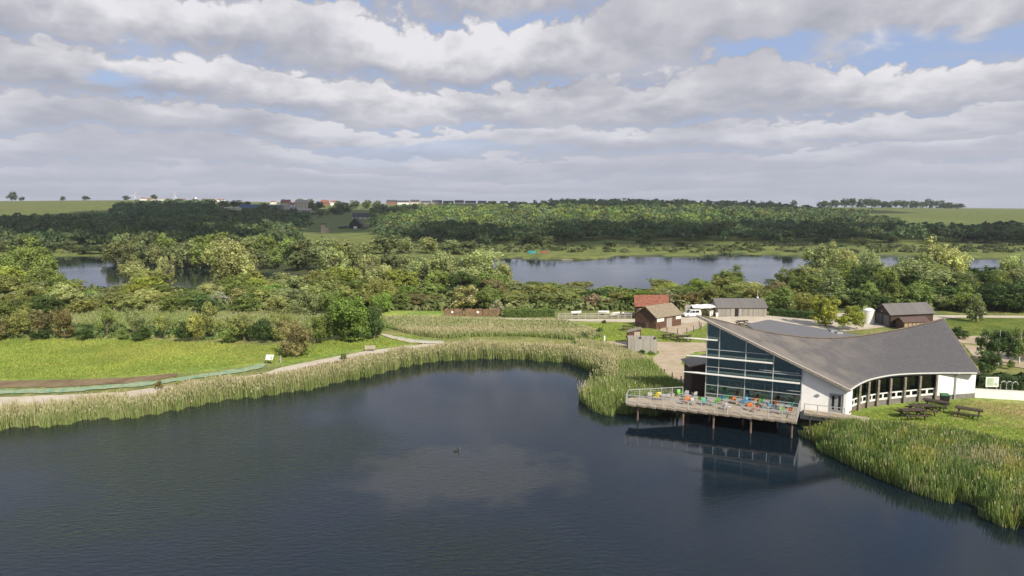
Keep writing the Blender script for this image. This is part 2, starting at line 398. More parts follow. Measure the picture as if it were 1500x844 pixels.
# ---------------------------------------------------------------- water and ground
def water_mat():
    m, t, o = mat_base('water')
    ge = t.n('ShaderNodeNewGeometry'); mp = t.n('ShaderNodeMapping'); t.l(ge.outputs['Position'], mp.inputs[0]); mp.inputs['Rotation'].default_value = (0, 0, R(-28)); mp.inputs['Scale'].default_value = (0.55, 1.6, 1)
    n1 = t.n('ShaderNodeTexNoise'); n1.inputs['Scale'].default_value = 1.7; n1.inputs['Detail'].default_value = 5; n1.inputs['Roughness'].default_value = 0.62; n1.inputs['Distortion'].default_value = 0.4
    t.l(mp.outputs[0], n1.inputs['Vector'])
    n2 = t.n('ShaderNodeTexNoise'); n2.inputs['Scale'].default_value = 0.035; n2.inputs['Detail'].default_value = 3; t.l(ge.outputs['Position'], n2.inputs['Vector'])
    wind = t.ramp(n2.outputs[0], (0.38, 0.62, 0.30, 1.0))
    sx = t.n('ShaderNodeSeparateXYZ'); t.l(ge.outputs['Position'], sx.inputs[0])
    # the pond is sheltered on the right below the building and under the far reeds, and ruffled on the open left
    ex = t.ramp(t.m('ADD', t.m('MULTIPLY', sx.outputs[0], 0.5), t.m('MULTIPLY', sx.outputs[1], 0.5)), (20.0, 48.0, 1.0, 0.03)); ex = t.m('MAXIMUM', ex, t.ramp(sx.outputs[1], (130.0, 170.0, 0.0, 0.06)))
    b = t.n('ShaderNodeBump'); b.inputs['Distance'].default_value = 0.18; t.l(t.m('MULTIPLY', wind, ex), b.inputs['Strength']); t.l(n1.outputs[0], b.inputs['Height'])
    gl = t.n('ShaderNodeBsdfGlossy'); gl.inputs['Roughness'].default_value = 0.05; t.l(b.outputs[0], gl.inputs['Normal']); gl.inputs[0].default_value = (0.90, 0.94, 1, 1)
    tr = t.n('ShaderNodeBsdfTransparent'); tr.inputs[0].default_value = (0.50, 0.55, 0.52, 1)
    df = t.n('ShaderNodeBsdfDiffuse')                                # sediment and algae held in the water, one browner patch in the open middle
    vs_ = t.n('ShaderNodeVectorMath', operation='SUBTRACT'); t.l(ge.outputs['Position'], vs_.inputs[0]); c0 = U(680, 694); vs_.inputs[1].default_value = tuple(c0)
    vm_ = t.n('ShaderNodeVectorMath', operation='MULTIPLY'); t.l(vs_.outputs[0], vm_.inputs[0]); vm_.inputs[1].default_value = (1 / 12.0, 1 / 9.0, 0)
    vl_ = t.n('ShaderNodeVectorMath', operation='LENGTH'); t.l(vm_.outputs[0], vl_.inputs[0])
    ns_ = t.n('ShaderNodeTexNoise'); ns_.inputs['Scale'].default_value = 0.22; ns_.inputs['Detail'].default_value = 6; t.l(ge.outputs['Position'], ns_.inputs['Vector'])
    brown_patch = t.ramp(t.m('ADD', vl_.outputs['Value'], t.m('MULTIPLY', t.m('SUBTRACT', ns_.outputs[0], 0.5), 1.5)), (0.62, 1.12, 1.0, 0.0))
    t.l(t.mix(t.m('MULTIPLY', brown_patch, 0.5), (0.009, 0.018, 0.027), (0.075, 0.074, 0.058)), df.inputs[0])
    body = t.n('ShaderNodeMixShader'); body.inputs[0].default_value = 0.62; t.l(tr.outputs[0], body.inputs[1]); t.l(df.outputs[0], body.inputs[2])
    fr = t.n('ShaderNodeFresnel'); fr.inputs[0].default_value = 1.38; t.l(b.outputs[0], fr.inputs['Normal'])
    mx = t.n('ShaderNodeMixShader'); t.l(fr.outputs[0], mx.inputs[0]); t.l(body.outputs[0], mx.inputs[1]); t.l(gl.outputs[0], mx.inputs[2])
    t.l(mx.outputs[0], o.inputs[0]); return m
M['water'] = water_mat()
def axis_grid(lo, hi, f0, f1, step, g=1.10, mx=60):
    a = list(np.arange(f0, f1, step)); s = step
    while a[-1] < hi: s = min(s * g, mx); a.append(a[-1] + s)
    s = step
    while a[0] > lo: s = min(s * g, mx); a.insert(0, a[0] - s)
    return np.array(a)
gx = axis_grid(-2600, 2600, -95, 95, 0.8, 1.08, 45); gy = axis_grid(-250, 4500, 48, 200, 0.8, 1.03, 40)
GX, GY = np.meshgrid(gx, gy); GZ = hgt(GX.ravel(), GY.ravel()); GX = GX.ravel(); GY = GY.ravel()
nx, ny = len(gx), len(gy)
ii = (np.arange(ny - 1)[:, None] * nx + np.arange(nx - 1)[None, :]).ravel()
GF = np.stack([ii, ii + 1, ii + nx + 1, ii + nx], 1)
def wpoly(pts): return [G(x, y) for x, y in pts]
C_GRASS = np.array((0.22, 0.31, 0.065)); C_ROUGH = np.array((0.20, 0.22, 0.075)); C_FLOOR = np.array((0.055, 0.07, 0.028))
C_FIELD = np.array((0.13, 0.165, 0.05)); C_MARSH = np.array((0.14, 0.17, 0.05)); C_MUD = np.array((0.04, 0.05, 0.05)); C_DRY = np.array((0.30, 0.25, 0.12))
gc = np.tile(C_ROUGH, (len(GX), 1))
def paint(poly, c, soft=1.0, amt=1.0):
    s = poly_sd(poly, GX, GY); k = (smooth(0.5 - s / (2 * soft)) * amt)[:, None]; gc[:] = gc * (1 - k) + np.array(c) * k
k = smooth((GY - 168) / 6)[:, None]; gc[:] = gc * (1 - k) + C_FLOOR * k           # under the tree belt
k = smooth((GY - 330) / 15)[:, None]; gc[:] = gc * (1 - k) + C_MARSH * k
k = smooth((GY - 500) / 40)[:, None]; gc[:] = gc * (1 - k) + C_FIELD * k
paint(wpoly([(-60, 498), (200, 497), (330, 505), (385, 508), (470, 500), (560, 490), (600, 492), (640, 500), (540, 512), (420, 535), (380, 533), (300, 545), (180, 553), (-60, 560)]), C_GRASS, 1.5)
paint(wpoly([(-60, 505), (300, 508), (380, 512), (340, 530), (150, 545), (-60, 548)]), (0.235, 0.31, 0.06), 8)
paint(wpoly([(830, 470), (1035, 470), (1040, 560), (1000, 565), (960, 548), (900, 520), (860, 500), (870, 485)]), (0.21, 0.28, 0.065), 1.5)
paint(wpoly([(560, 455), (655, 456), (655, 464), (560, 463)]), C_GRASS, 1)
paint([Vector((34, 70, 0)), Vector((48, 62, 0)), Vector((120, 60, 0)), Vector((120, 90, 0)), Vector((60, 93, 0)), Vector((40, 84, 0))], (0.19, 0.27, 0.055), 1.5)
paint(wpoly([(1360, 460), (1560, 462), (1560, 500), (1395, 492)]), (0.13, 0.17, 0.035), 2)
paint(wpoly([(1420, 588), (1560, 592), (1560, 622), (1450, 600)]), (0.36, 0.31, 0.15), 3, 0.9)
paint(wpoly([(730, 484), (860, 484), (880, 494), (730, 492)]), C_DRY, 2, 0.5)
paint([Vector((-900, 790, 0)), Vector((-560, 790, 0)), Vector((-420, 900, 0)), Vector((-480, 1500, 0)), Vector((-1400, 1500, 0))], (0.13, 0.155, 0.045), 10)
paint([Vector((560, 700, 0)), Vector((900, 620, 0)), Vector((1500, 640, 0)), Vector((1700, 1600, 0)), Vector((520, 1500, 0))], (0.12, 0.15, 0.04), 12)
ws = np.minimum(poly_sd(POND, GX, GY), poly_sd(LAKE, GX, GY))
k = smooth(0.5 - ws / 0.8)[:, None]; gc[:] = gc * (1 - k) + C_MUD * k
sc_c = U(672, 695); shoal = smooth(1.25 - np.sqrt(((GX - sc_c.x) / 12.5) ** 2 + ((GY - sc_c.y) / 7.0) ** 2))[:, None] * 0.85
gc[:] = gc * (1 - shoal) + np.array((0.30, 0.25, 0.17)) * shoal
def ground_mat():
    m, t, o = mat_base('ground')
    p = t.n('ShaderNodeBsdfPrincipled'); t.l(p.outputs[0], o.inputs[0]); p.inputs['Roughness'].default_value = 0.95; p.inputs['Specular IOR Level'].default_value = 0.1
    at = t.n('ShaderNodeAttribute', attribute_name='tint'); ge = t.n('ShaderNodeNewGeometry')
    def N(s, d=6, r=0.6):
        n = t.n('ShaderNodeTexNoise'); n.inputs['Scale'].default_value = s; n.inputs['Detail'].default_value = d; n.inputs['Roughness'].default_value = r; t.l(ge.outputs['Position'], n.inputs['Vector']); return n.outputs[0]
    c = t.mix(1.0, at.outputs['Color'], t.mix(t.ramp(N(0.12), (0.35, 0.65, 0, 1)), (0.72, 0.80, 0.75), (1.25, 1.15, 1.2)), 'MULTIPLY')
    c = t.mix(1.0, c, t.mix(t.ramp(N(1.6, 8, 0.75), (0.35, 0.66, 0, 1)), (0.62, 0.68, 0.6), (1.35, 1.28, 1.35)), 'MULTIPLY')
    mp = t.n('ShaderNodeMapping'); t.l(ge.outputs['Position'], mp.inputs[0]); mp.inputs['Rotation'].default_value = (0, 0, 0.35); mp.inputs['Scale'].default_value = (0.03, 0.22, 1)
    n3 = t.n('ShaderNodeTexNoise'); n3.inputs['Scale'].default_value = 1.0; n3.inputs['Detail'].default_value = 5; t.l(mp.outputs[0], n3.inputs['Vector'])
    c = t.mix(t.m('MULTIPLY', t.ramp(n3.outputs[0], (0.5, 0.68, 0, 1)), 0.30), c, t.mix(1.0, c, (1.7, 1.3, 1.5), 'MULTIPLY'))
    t.l(c, p.inputs['Base Color'])
    b = t.n('ShaderNodeBump'); b.inputs['Strength'].default_value = 0.7; b.inputs['Distance'].default_value = 0.18; t.l(N(2.2, 8, 0.8), b.inputs['Height']); t.l(b.outputs[0], p.inputs['Normal'])
    return m
M['ground'] = ground_mat()
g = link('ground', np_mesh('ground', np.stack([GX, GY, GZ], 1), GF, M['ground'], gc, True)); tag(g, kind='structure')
wv = [(-700, -249, 0), (700, -249, 0), (700, 420, 0), (-700, 420, 0)]
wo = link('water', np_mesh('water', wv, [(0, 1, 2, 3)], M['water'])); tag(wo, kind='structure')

def sheet(name, pts, mat, lift=0.05, kind='structure', jit=0.12, cell=1.5, world=False):
    P = pts if world else [G(x, y) for x, y in pts]
    P = [Vector((p.x, p.y, 0)) for p in P]
    Q = []
    for i in range(len(P)):                                    # ragged edge
        a, b = P[i], P[(i + 1) % len(P)]; n = max(1, int((b - a).length / 0.9))
        for k in range(n):
            q = a.lerp(b, k / n); Q.append(q + Vector((random.uniform(-jit, jit), random.uniform(-jit, jit), 0)))
    bm = bmesh.new(); bm.faces.new([bm.verts.new(q) for q in Q])
    bmesh.ops.triangulate(bm, faces=bm.faces[:])
    xs = [q.x for q in Q]; ys = [q.y for q in Q]
    for ax, lo, hi in ((0, min(xs), max(xs)), (1, min(ys), max(ys))):
        c = lo + cell
        while c < hi:
            no = (1, 0, 0) if ax == 0 else (0, 1, 0); co = (c, 0, 0) if ax == 0 else (0, c, 0)
            bmesh.ops.bisect_plane(bm, geom=bm.verts[:] + bm.edges[:] + bm.faces[:], plane_co=co, plane_no=no); c += cell
    X = np.array([v.co.x for v in bm.verts]); Y = np.array([v.co.y for v in bm.verts]); Z = hgt(X, Y) + lift
    for v, z in zip(bm.verts, Z): v.co.z = z
    bmesh.ops.recalc_face_normals(bm, faces=bm.faces)
    if sum(f.normal.z for f in bm.faces) < 0: bmesh.ops.reverse_faces(bm, faces=bm.faces)
    me = bpy.data.meshes.new(name); bm.to_mesh(me); bm.free(); me.materials.append(mat)
    o = link(name, me); tag(o, kind=kind) if kind else None; return o
def gravelmat(name, c1, c2, s=0.5):
    m, t, o = mat_base(name)
    p = t.n('ShaderNodeBsdfPrincipled'); t.l(p.outputs[0], o.inputs[0]); p.inputs['Roughness'].default_value = 0.95; p.inputs['Specular IOR Level'].default_value = 0.1
    ge = t.n('ShaderNodeNewGeometry')
    a = t.n('ShaderNodeTexNoise'); a.inputs['Scale'].default_value = s; a.inputs['Detail'].default_value = 7; a.inputs['Roughness'].default_value = 0.65; t.l(ge.outputs['Position'], a.inputs['Vector'])
    b = t.n('ShaderNodeTexNoise'); b.inputs['Scale'].default_value = 9; b.inputs['Detail'].default_value = 4; t.l(ge.outputs['Position'], b.inputs['Vector'])
    c = t.mix(t.ramp(a.outputs[0], (0.35, 0.65, 0, 1)), c1, c2); c = t.mix(1.0, c, t.mix(b.outputs[0], (0.8, 0.8, 0.8), (1.2, 1.2, 1.2)), 'MULTIPLY'); t.l(c, p.inputs['Base Color'])
    bp = t.n('ShaderNodeBump'); bp.inputs['Strength'].default_value = 0.4; bp.inputs['Distance'].default_value = 0.03; t.l(b.outputs[0], bp.inputs['Height']); t.l(bp.outputs[0], p.inputs['Normal'])
    return m
M['gravel'] = gravelmat('gravel', (0.36, 0.29, 0.20), (0.44, 0.37, 0.275))
M['palegravel'] = gravelmat('pale_gravel', (0.44, 0.39, 0.31), (0.52, 0.47, 0.39))
M['soil'] = gravelmat('bare_soil', (0.16, 0.11, 0.07), (0.22, 0.17, 0.10))
M['net'] = gravelmat('green_netting', (0.14, 0.29, 0.19), (0.34, 0.36, 0.22), 1.1)
M['dry'] = gravelmat('dry_ground', (0.36, 0.29, 0.15), (0.28, 0.25, 0.11))

# ================================================================ paths, roads, yards
lp = [(-80, 585), (180, 575), (260, 564), (385, 548), (410, 539), (470, 527), (540, 514), (600, 507), (650, 501),
      (650, 506), (600, 513), (545, 521), (470, 535), (405, 549), (330, 562), (180, 588), (-80, 602)]
sheet('path', lp, M['palegravel'])
sheet('soil_strip', [(-80, 558), (100, 557.5), (200, 553), (262, 547), (262, 551), (215, 560), (100, 567), (-80, 569)], M['soil'], 0.06, jit=0.3)
net_px = [(-80, 573), (0, 572), (100, 569.5), (200, 561.5), (245, 557), (300, 548), (350, 541), (388, 533), (388, 539), (350, 547), (300, 553), (255, 560), (215, 566), (100, 575.5), (-80, 579)]
o = sheet('ground_netting', net_px, M['net'], 0.12, kind=None, jit=0.32); tag(o, 'long green ground netting laid between bare soil and gravel path', 'netting')
o = sheet('ground_netting', [(585, 493), (610, 498), (650, 500), (648, 504), (610, 503), (575, 497)], M['net'], 0.12, kind=None, jit=0.2); tag(o, 'short green netting beside the thin pale path behind the reeds', 'netting')
sheet('path', [(556, 490), (563, 490), (585, 495), (610, 499.5), (650, 502), (650, 505), (600, 503), (570, 496)], M['palegravel'], 0.16)
sheet('road', [(370, 463), (560, 464), (650, 464.5), (820, 467.5), (930, 467.5), (1000, 464.5), (1060, 464.5), (1150, 460), (1240, 459), (1300, 462), (1390, 462), (1600, 463.5),
               (1600, 466.5), (1400, 465.5), (1290, 480), (1240, 486), (1150, 478), (1040, 474), (930, 472.5), (820, 470.5), (650, 467), (370, 465.5)], M['palegravel'], 0.05)
sheet('yard', [(965, 485), (998, 491), (1030, 479), (1036, 471), (1000, 474), (975, 478)], M['gravel'], 0.075)
sheet('path', [(866, 501), (925, 500.5), (1000, 502), (1045, 503), (1045, 514), (1020, 516), (1003, 524), (998, 532), (1006, 544), (1010, 562), (990, 562), (962, 546),
               (955, 535), (956, 524), (966, 517), (960, 512), (935, 509), (866, 506)], M['gravel'], 0.06)
o = sheet('path_edge', [(1028, 522), (1014, 527), (1002, 532), (1012, 539), (1030, 540)], M['ground'], 0.09)
sheet('car_park', [(1395, 494), (1440, 492), (1600, 494), (1600, 512), (1480, 508), (1400, 502)], M['gravel'], 0.06)
sheet('path', [(1412, 505), (1470, 512), (1600, 530), (1600, 545), (1500, 540), (1450, 532), (1425, 522)], M['gravel'], 0.075)

# ================================================================ visitor centre
ZD = 2.2
A = U(1033, 582, ZD); B = U(1239, 606.5, ZD)
gd = (B - A); gd.z = 0; GL = gd.length; gd.normalize(); gn = Vector((gd.y, -gd.x, 0)).normalized()
if gn.y > 0: gn = -gn
def gp(s, off, z): return A + gd * s + gn * off + Vector((0, 0, z - A.z))
def gpx(px, py, off=0.0):
    d = ray(px, py); o_ = Vector((0, 0, H)); p0 = A + gn * off
    t = (p0 - o_).dot(gn) / d.dot(gn); p = o_ + d * t
    return (p - A).dot(gd), p.z, p
OV = 0.95
Tt = gpx(1020, 461, OV)[2]; Dd = gpx(1245, 571, OV)[2]; zE = Dd.z
def V_(px, py, y): return atY(px, py, y)
ridge = [Tt, V_(1063, 471.5, Tt.y + 1.6), V_(1118, 485.5, Tt.y + 3.6), V_(1165, 492.5, Tt.y + 5.4), V_(1215, 495.5, Tt.y + 7.4), V_(1264, 491.5, Tt.y + 9.4), V_(1309, 484, Tt.y + 11.2), V_(1350, 475, Tt.y + 13), V_(1382, 467, Tt.y + 14.6)]
eave = [Dd] + [U(x, y, zE) for x, y in [(1255, 564.5), (1264, 559.5), (1278, 554.5), (1303, 549.5), (1332, 547), (1372, 546), (1403, 546), (1435, 546)]]
def resample(pts, n):
    C_ = curve_pts(pts, 12); L = [0]
    for a, b in zip(C_, C_[1:]): L.append(L[-1] + (b - a).length)
    L = np.array(L); X = np.array([tuple(p) for p in C_]); t = np.linspace(0, L[-1], n)
    return np.stack([np.interp(t, L, X[:, k]) for k in range(3)], 1)
NU, NV = 64, 30
rA = resample(ridge, NU); eA = resample(eave, NU)
vv = np.linspace(0, 1, NV)[None, :, None]
RS = rA[:, None, :] * (1 - vv) + eA[:, None, :] * vv              # ruled saddle
RSf = RS.reshape(-1, 3)
fine_u = np.linspace(0, NU - 1, 400); rF = np.stack([np.interp(fine_u, np.arange(NU), rA[:, k]) for k in range(3)], 1); eF = np.stack([np.interp(fine_u, np.arange(NU), eA[:, k]) for k in range(3)], 1)
vf = np.linspace(0, 1, 160)[None, :, None]; RF = (rF[:, None, :] * (1 - vf) + eF[:, None, :] * vf).reshape(-1, 3)
def roofz(p):
    k = np.argmin((RF[:, 0] - p[0]) ** 2 + (RF[:, 1] - p[1]) ** 2); return float(RF[k, 2])
vc = empty('visitor_centre', (A.x, A.y, 0), 0, 'white lakeside visitor centre with sweeping grey saddle roof and tall glass gable', 'building')
def par(o): o.parent = vc; o.matrix_parent_inverse = Matrix.Translation(-vc.location); return o
def vb(mb, name, mat, parent=None, bevel=0):
    o = mb.build(name, mat, None, bevel)
    if parent is None: par(o)
    else: o.parent = parent
    return o
# roof shell
th = 0.28
top = RSf; bot = RSf - np.array([0, 0, th])
idx = lambda i, j: i * NV + j
F = []; 
for i in range(NU - 1):
    for j in range(NV - 1):
        q = (idx(i, j), idx(i + 1, j), idx(i + 1, j + 1), idx(i, j + 1)); F.append(q)
n0 = NU * NV; Fb = [tuple(n0 + a for a in q[::-1]) for q in F]
E = []
for i in range(NU - 1):
    E.append((idx(i, 0), idx(i, 0) + n0, idx(i + 1, 0) + n0, idx(i + 1, 0))); E.append((idx(i, NV - 1), idx(i + 1, NV - 1), idx(i + 1, NV - 1) + n0, idx(i, NV - 1) + n0))
for j in range(NV - 1):
    E.append((idx(0, j), idx(0, j + 1), idx(0, j + 1) + n0, idx(0, j) + n0)); E.append((idx(NU - 1, j), idx(NU - 1, j) + n0, idx(NU - 1, j + 1) + n0, idx(NU - 1, j + 1)))
uu = np.repeat(np.linspace(0, 1, NU), NV); v2 = np.tile(np.linspace(0, 1, NV), NU)
tint = np.stack([uu, v2, uu * 0], 1)
rm = np_mesh('roof', np.concatenate([top, bot]), F + Fb + E, M['roof'], np.concatenate([tint, tint]))
bmx = bmesh.new(); bmx.from_mesh(rm); bmesh.ops.recalc_face_normals(bmx, faces=bmx.faces)
for f in bmx.faces: f.smooth = abs(f.normal.z) > 0.6
bmx.to_mesh(rm); bmx.free()
roof_o = par(link('roof', rm))
def edge_strip(pts, out, w, h, dz=0.0):
    mb = MB()
    for a, b in zip(pts, pts[1:]):
        a = Vector(a); b = Vector(b); mb.bar(a + Vector((0, 0, dz)), b + Vector((0, 0, dz)), w, h)
    return mb
gab = [RS[0, 0], RS[0, -1]]
vb(edge_strip([Vector(RS[0, 0]) + gn * 0.04, Vector(RS[0, -1]) + gn * 0.04], gn, 0.08, 0.34, -0.12), 'verge_board', M['timber'])
vb(edge_strip([Vector(RS[0, 0]) + gn * 0.09, Vector(RS[0, -1]) + gn * 0.09], gn, 0.05, 0.07, 0.05), 'verge_trim', M['whitepaint'])
vb(edge_strip([Vector(p) + Vector((0, -0.05, 0)) for p in RS[::2, -1]], gn, 0.12, 0.13, -0.04), 'gutter', M['louvre'])
vb(edge_strip([Vector(p) for p in RS[::3, 0]], gn, 0.30, 0.06, 0.035), 'ridge_cap', plain('lichen_ridge', (0.24, 0.19, 0.14), 0.9, 0.4, 1.5))
vb(edge_strip([Vector(RS[-1, 0]) + Vector((.04, 0, 0)), Vector(RS[-1, -1]) + Vector((.04, 0, 0))], gn, 0.08, 0.3, -0.12), 'verge_board', M['timber'])

# gable wall, local frame
sC = gpx(1173, 590)[0]
def gtop(s, off=0.0): p = gp(s, off, 0); return roofz(p) - th - 0.02
def quad_wall(s0, s1, z0, z1a, z1b, off0, off1, mb):
    return mb.add([gp(s0, off0, z0), gp(s1, off0, z0), gp(s1, off0, z1b), gp(s0, off0, z1a), gp(s0, off1, z0), gp(s1, off1, z0), gp(s1, off1, z1b), gp(s0, off1, z1a)],
                  [(0, 1, 2, 3), (7, 6, 5, 4), (0, 4, 5, 1), (1, 5, 6, 2), (2, 6, 7, 3), (3, 7, 4, 0)])
ds0, ds1 = gpx(1214, 590)[0], gpx(1236, 590)[0]; dtop = gpx(1214, 575.5)[1]
mb = MB(); quad_wall(sC, ds0, 0.9, gtop(sC), gtop(ds0), 0, -0.3, mb); quad_wall(ds0, ds1, dtop, gtop(ds0), gtop(ds1), 0, -0.3, mb); quad_wall(ds1, GL, 0.9, gtop(ds1), gtop(GL), 0, -0.3, mb)
quad_wall(ds0, ds1, 0.9, ZD, ZD, 0, -0.3, mb)
vb(mb, 'gable_wall', M['white'])
# double door
df = MB(); dm = (ds0 + ds1) / 2
for a, b, c, d in ((ds0, ds0 + .12, ZD, dtop), (ds1 - .12, ds1, ZD, dtop), (ds0 + .12, ds1 - .12, dtop - .12, dtop)): quad_wall(a, b, c, d, d, 0.03, -0.2, df)
dfo = vb(df, 'door_frame', M['steel'])
M['doorpaint'] = plain('grey_door_paint', (0.30, 0.30, 0.31), 0.5)
for a, b in ((ds0 + .13, dm - .01), (dm + .01, ds1 - .13)):
    d_ = MB(); wdt = b - a
    quad_wall(a, b, ZD + .02, ZD + .35, ZD + .35, -0.04, -0.1, d_); quad_wall(a, b, dtop - .3, dtop - .13, dtop - .13, -0.04, -0.1, d_)
    quad_wall(a, a + wdt * .28, ZD + .35, dtop - .3, dtop - .3, -0.04, -0.1, d_); quad_wall(b - wdt * .28, b, ZD + .35, dtop - .3, dtop - .3, -0.04, -0.1, d_)
    dd = vb(d_, 'door', M['doorpaint'])
    pn = MB(); quad_wall(a + wdt * .28, b - wdt * .28, ZD + .35, dtop - .3, dtop - .3, -0.06, -0.08, pn); vb(pn, 'door_pane', M['darkglass'], dd)
s_, z_, _ = gpx(1198, 579); lb = MB(); lb.tube([gp(s_, 0.0, z_), gp(s_, 0.12, z_)], 0.22, 10); lb.bar(gp(s_ - .2, .16, z_ + .05), gp(s_ + .2, .16, z_ + .05), .1, .12); vb(lb, 'wall_lamp', M['steel'])
# glass, bay by bay
ms = [0.0] + [gpx(x, 560)[0] for x in (1052, 1091, 1132)] + [sC]
hz_ = [gpx(1034, y)[1] for y in (511, 536.5, 563, 575.5)]
for a, b in zip(ms, ms[1:]):
    p_ = MB(); quad_wall(a, b, ZD, gtop(a), gtop(b), -0.02, -0.05, p_); vb(p_, 'glass_bay', M['glass'])
mu = MB()
for i, s in enumerate(ms):
    ww = 0.11
    mu.bar(gp(s, 0.05, ZD), gp(s, 0.05, gtop(s)), ww, 0.16, up=gn)
vb(mu, 'mullions', M['mullion'])
tr = MB()
slope_s = lambda z: max(0.0, min(sC, np.interp(-z, [-gtop(0), -gtop(sC)], [0, sC])))
for z in hz_:
    e = slope_s(z); tr.bar(gp(0, 0.06, z), gp(e if e > 0 else sC, 0.06, z), 0.12, 0.07)
for (x0, y0, x1, y1) in ((1112, 541.5, 1172, 548), (1152, 571.5, 1172, 574)):
    a_ = gpx(x0, y0); b_ = gpx(x1, y1); tr.bar(gp(a_[0], .06, a_[1]), gp(b_[0], .06, a_[1]), 0.1, 0.06)
tr.bar(gp(0, 0.05, ZD + .08), gp(sC, 0.05, ZD + .08), 0.12, 0.14); tr.bar(gp(0, .04, gtop(0) - .06), gp(sC, .04, gtop(sC) - .06), 0.12, 0.12)
vb(tr, 'transoms', M['mullion'])
for (x0, y0, x1, y1) in ((1003, 495.5, 1051, 497.5), (1005, 521.5, 1132, 530.5), (1002, 545.5, 1172, 560)):
    a_ = gpx(x0, y0, .7); b_ = gpx(x1, y1, .7); z = (a_[1] + b_[1]) / 2; s0, s1 = a_[0], b_[0]
    lv = MB(); prof = [(.0, -.05), (.12, -.10), (.5, -.06), (.82, .0), (.5, .06), (.12, .09), (0, .04)]
    n = len(prof); vs = []
    for s, kk in ((s0, 0.35), (s0 + 1.6, 1.0), (s1, 1.0)):
        vs += [gp(s, 1.02 - q[0] * kk, z + q[1] * max(kk, .6)) for q in prof]
    fs = [tuple(range(n)), tuple(range(2 * n, 3 * n))[::-1]] + [(r * n + i, r * n + (i + 1) % n, (r + 1) * n + (i + 1) % n, (r + 1) * n + i) for r in (0, 1) for i in range(n)]
    lv.add(vs, fs); lo_ = vb(lv, 'louvre', M['louvre'])
    for s in ms:
        if s0 - .1 <= s <= s1 + .1: br = MB(); br.bar(gp(s, 0.1, z - .02), gp(s, 0.95, z - .02), 0.06, 0.05); vb(br, 'louvre_bracket', M['steel'], lo_)

# curved window front
zg = 1.66
base_px = [(1247, 606.5), (1258, 602), (1271, 598.5), (1285, 596), (1303, 593.7), (1324, 591.5), (1346, 589.3), (1370, 587.2)]
fac = [U(x, y, zg) for x, y in base_px]; Eend = U(1427, 583, zg); wblk = U(1371, 587.1, zg)
def wallseg(mb, a, b, z0, z1, t=0.25, ztop=None):
    a = Vector((a.x, a.y, 0)); b = Vector((b.x, b.y, 0)); d = (b - a).normalized(); n = Vector((-d.y, d.x, 0)); 
    if n.y < 0: n = -n
    za = z1 if ztop is None else ztop(a) ; zb = z1 if ztop is None else ztop(b)
    vs = [a + Vector((0, 0, z0)), b + Vector((0, 0, z0)), b + Vector((0, 0, zb)), a + Vector((0, 0, za))]; vs += [v + n * t for v in vs]
    mb.add(vs, [(0, 1, 2, 3), (7, 6, 5, 4), (0, 4, 5, 1), (1, 5, 6, 2), (2, 6, 7, 3), (3, 7, 4, 0)])
rt = lambda p: roofz(p) - th - 0.02
mb = MB(); wallseg(mb, gp(GL, 0.0, 0), fac[0], .9, 0, .25, rt); vb(mb, 'return_wall', M['white'])
for a, b in zip(fac, fac[1:]):
    d = (b - a).normalized(); n = Vector((-d.y, d.x, 0)); n = n if n.y > 0 else -n
    mb = MB(); wallseg(mb, a + n * .3, b + n * .3, 1.2, 2.42, .2); vb(mb, 'sill_wall', M['plinth'])
    mb = MB(); wallseg(mb, a + n * .22, b + n * .22, 3.22, 3.36, .1); wallseg(mb, a + n * .22, b + n * .22, 2.42, 2.66, .1)
    for k in (0.0, 0.06, 0.47, 0.53, 0.94): 
        wallseg(mb, (a + n * .23).lerp(b + n * .23, k), (a + n * .23).lerp(b + n * .23, min(1, k + .06)), 2.66, 3.22, .08)
    wf = vb(mb, 'window_frame', M['whitepaint'])
    mb = MB(); wallseg(mb, a + n * .30, b + n * .30, 2.66, 0, .02, rt); vb(mb, 'pane', M['clear'], wf)
for p in fac[1:]:
    mb = MB(); mb.bar(Vector((p.x, p.y, 1.3)), Vector((p.x, p.y, rt(p))), .24, .24, up=(0, 1, 0)); vb(mb, 'timber_post', M['timber'])
mb = MB(); wallseg(mb, wblk, Eend, 2.35, 0, .3, rt); vb(mb, 'end_wall', M['white'])
mb = MB(); wallseg(mb, wblk + Vector((0, .05, 0)), Eend + Vector((0, .05, 0)), 1.0, 2.35, .25); vb(mb, 'plinth', M['plinth'])
pp = wblk.lerp(Eend, 0.46); mb = MB(); mb.tube([(pp.x, pp.y - .12, 1.7), (pp.x, pp.y - .12, zE - .45), (pp.x, pp.y - .7, zE - .1)], .11, 8); vb(mb, 'downpipe', M['steel'])
# back and right end walls
rb = [Vector(p) for p in RS[::6, 2]]; rb[0] = gp(0.05, -.25, 0)
mb = MB()
for a, b in zip(rb, rb[1:]): wallseg(mb, a, b, .8, 0, .2, lambda p: roofz(p) - th - .03)
wallseg(mb, Eend + Vector((-.25, .1, 0)), rb[-1] + Vector((-.5, 0, 0)), .8, 0, .2, lambda p: roofz(p) - th - .03)
vb(mb, 'rear_wall', M['innerwall'])
poly = [gp(0.05, -.1, 0), gp(GL, -.1, 0)] + [p + Vector((0, .35, 0)) for p in fac[1:]] + [Eend + Vector((-.2, .1, 0))] + rb[::-1]
mb = MB(); mb.prism([(p.x, p.y) for p in poly], ZD - .3, ZD - .01); vb(mb, 'floor_slab', M['floor'])
mb = MB()
for s, o_ in ((3, -4), (7, -5), (11, -6), (14, -7)):
    p = gp(s, o_, 0); mb.tube([(p.x, p.y, ZD), (p.x, p.y, roofz(p) - th)], .14, 8)
vb(mb, 'interior_columns', M['whitepaint'])
# undercroft wall below the glass front
mb = MB(); quad_wall(0, GL, -1.2, ZD - .32, ZD - .32, -0.6, -0.9, mb); vb(mb, 'undercroft_wall', M['darktimber'])
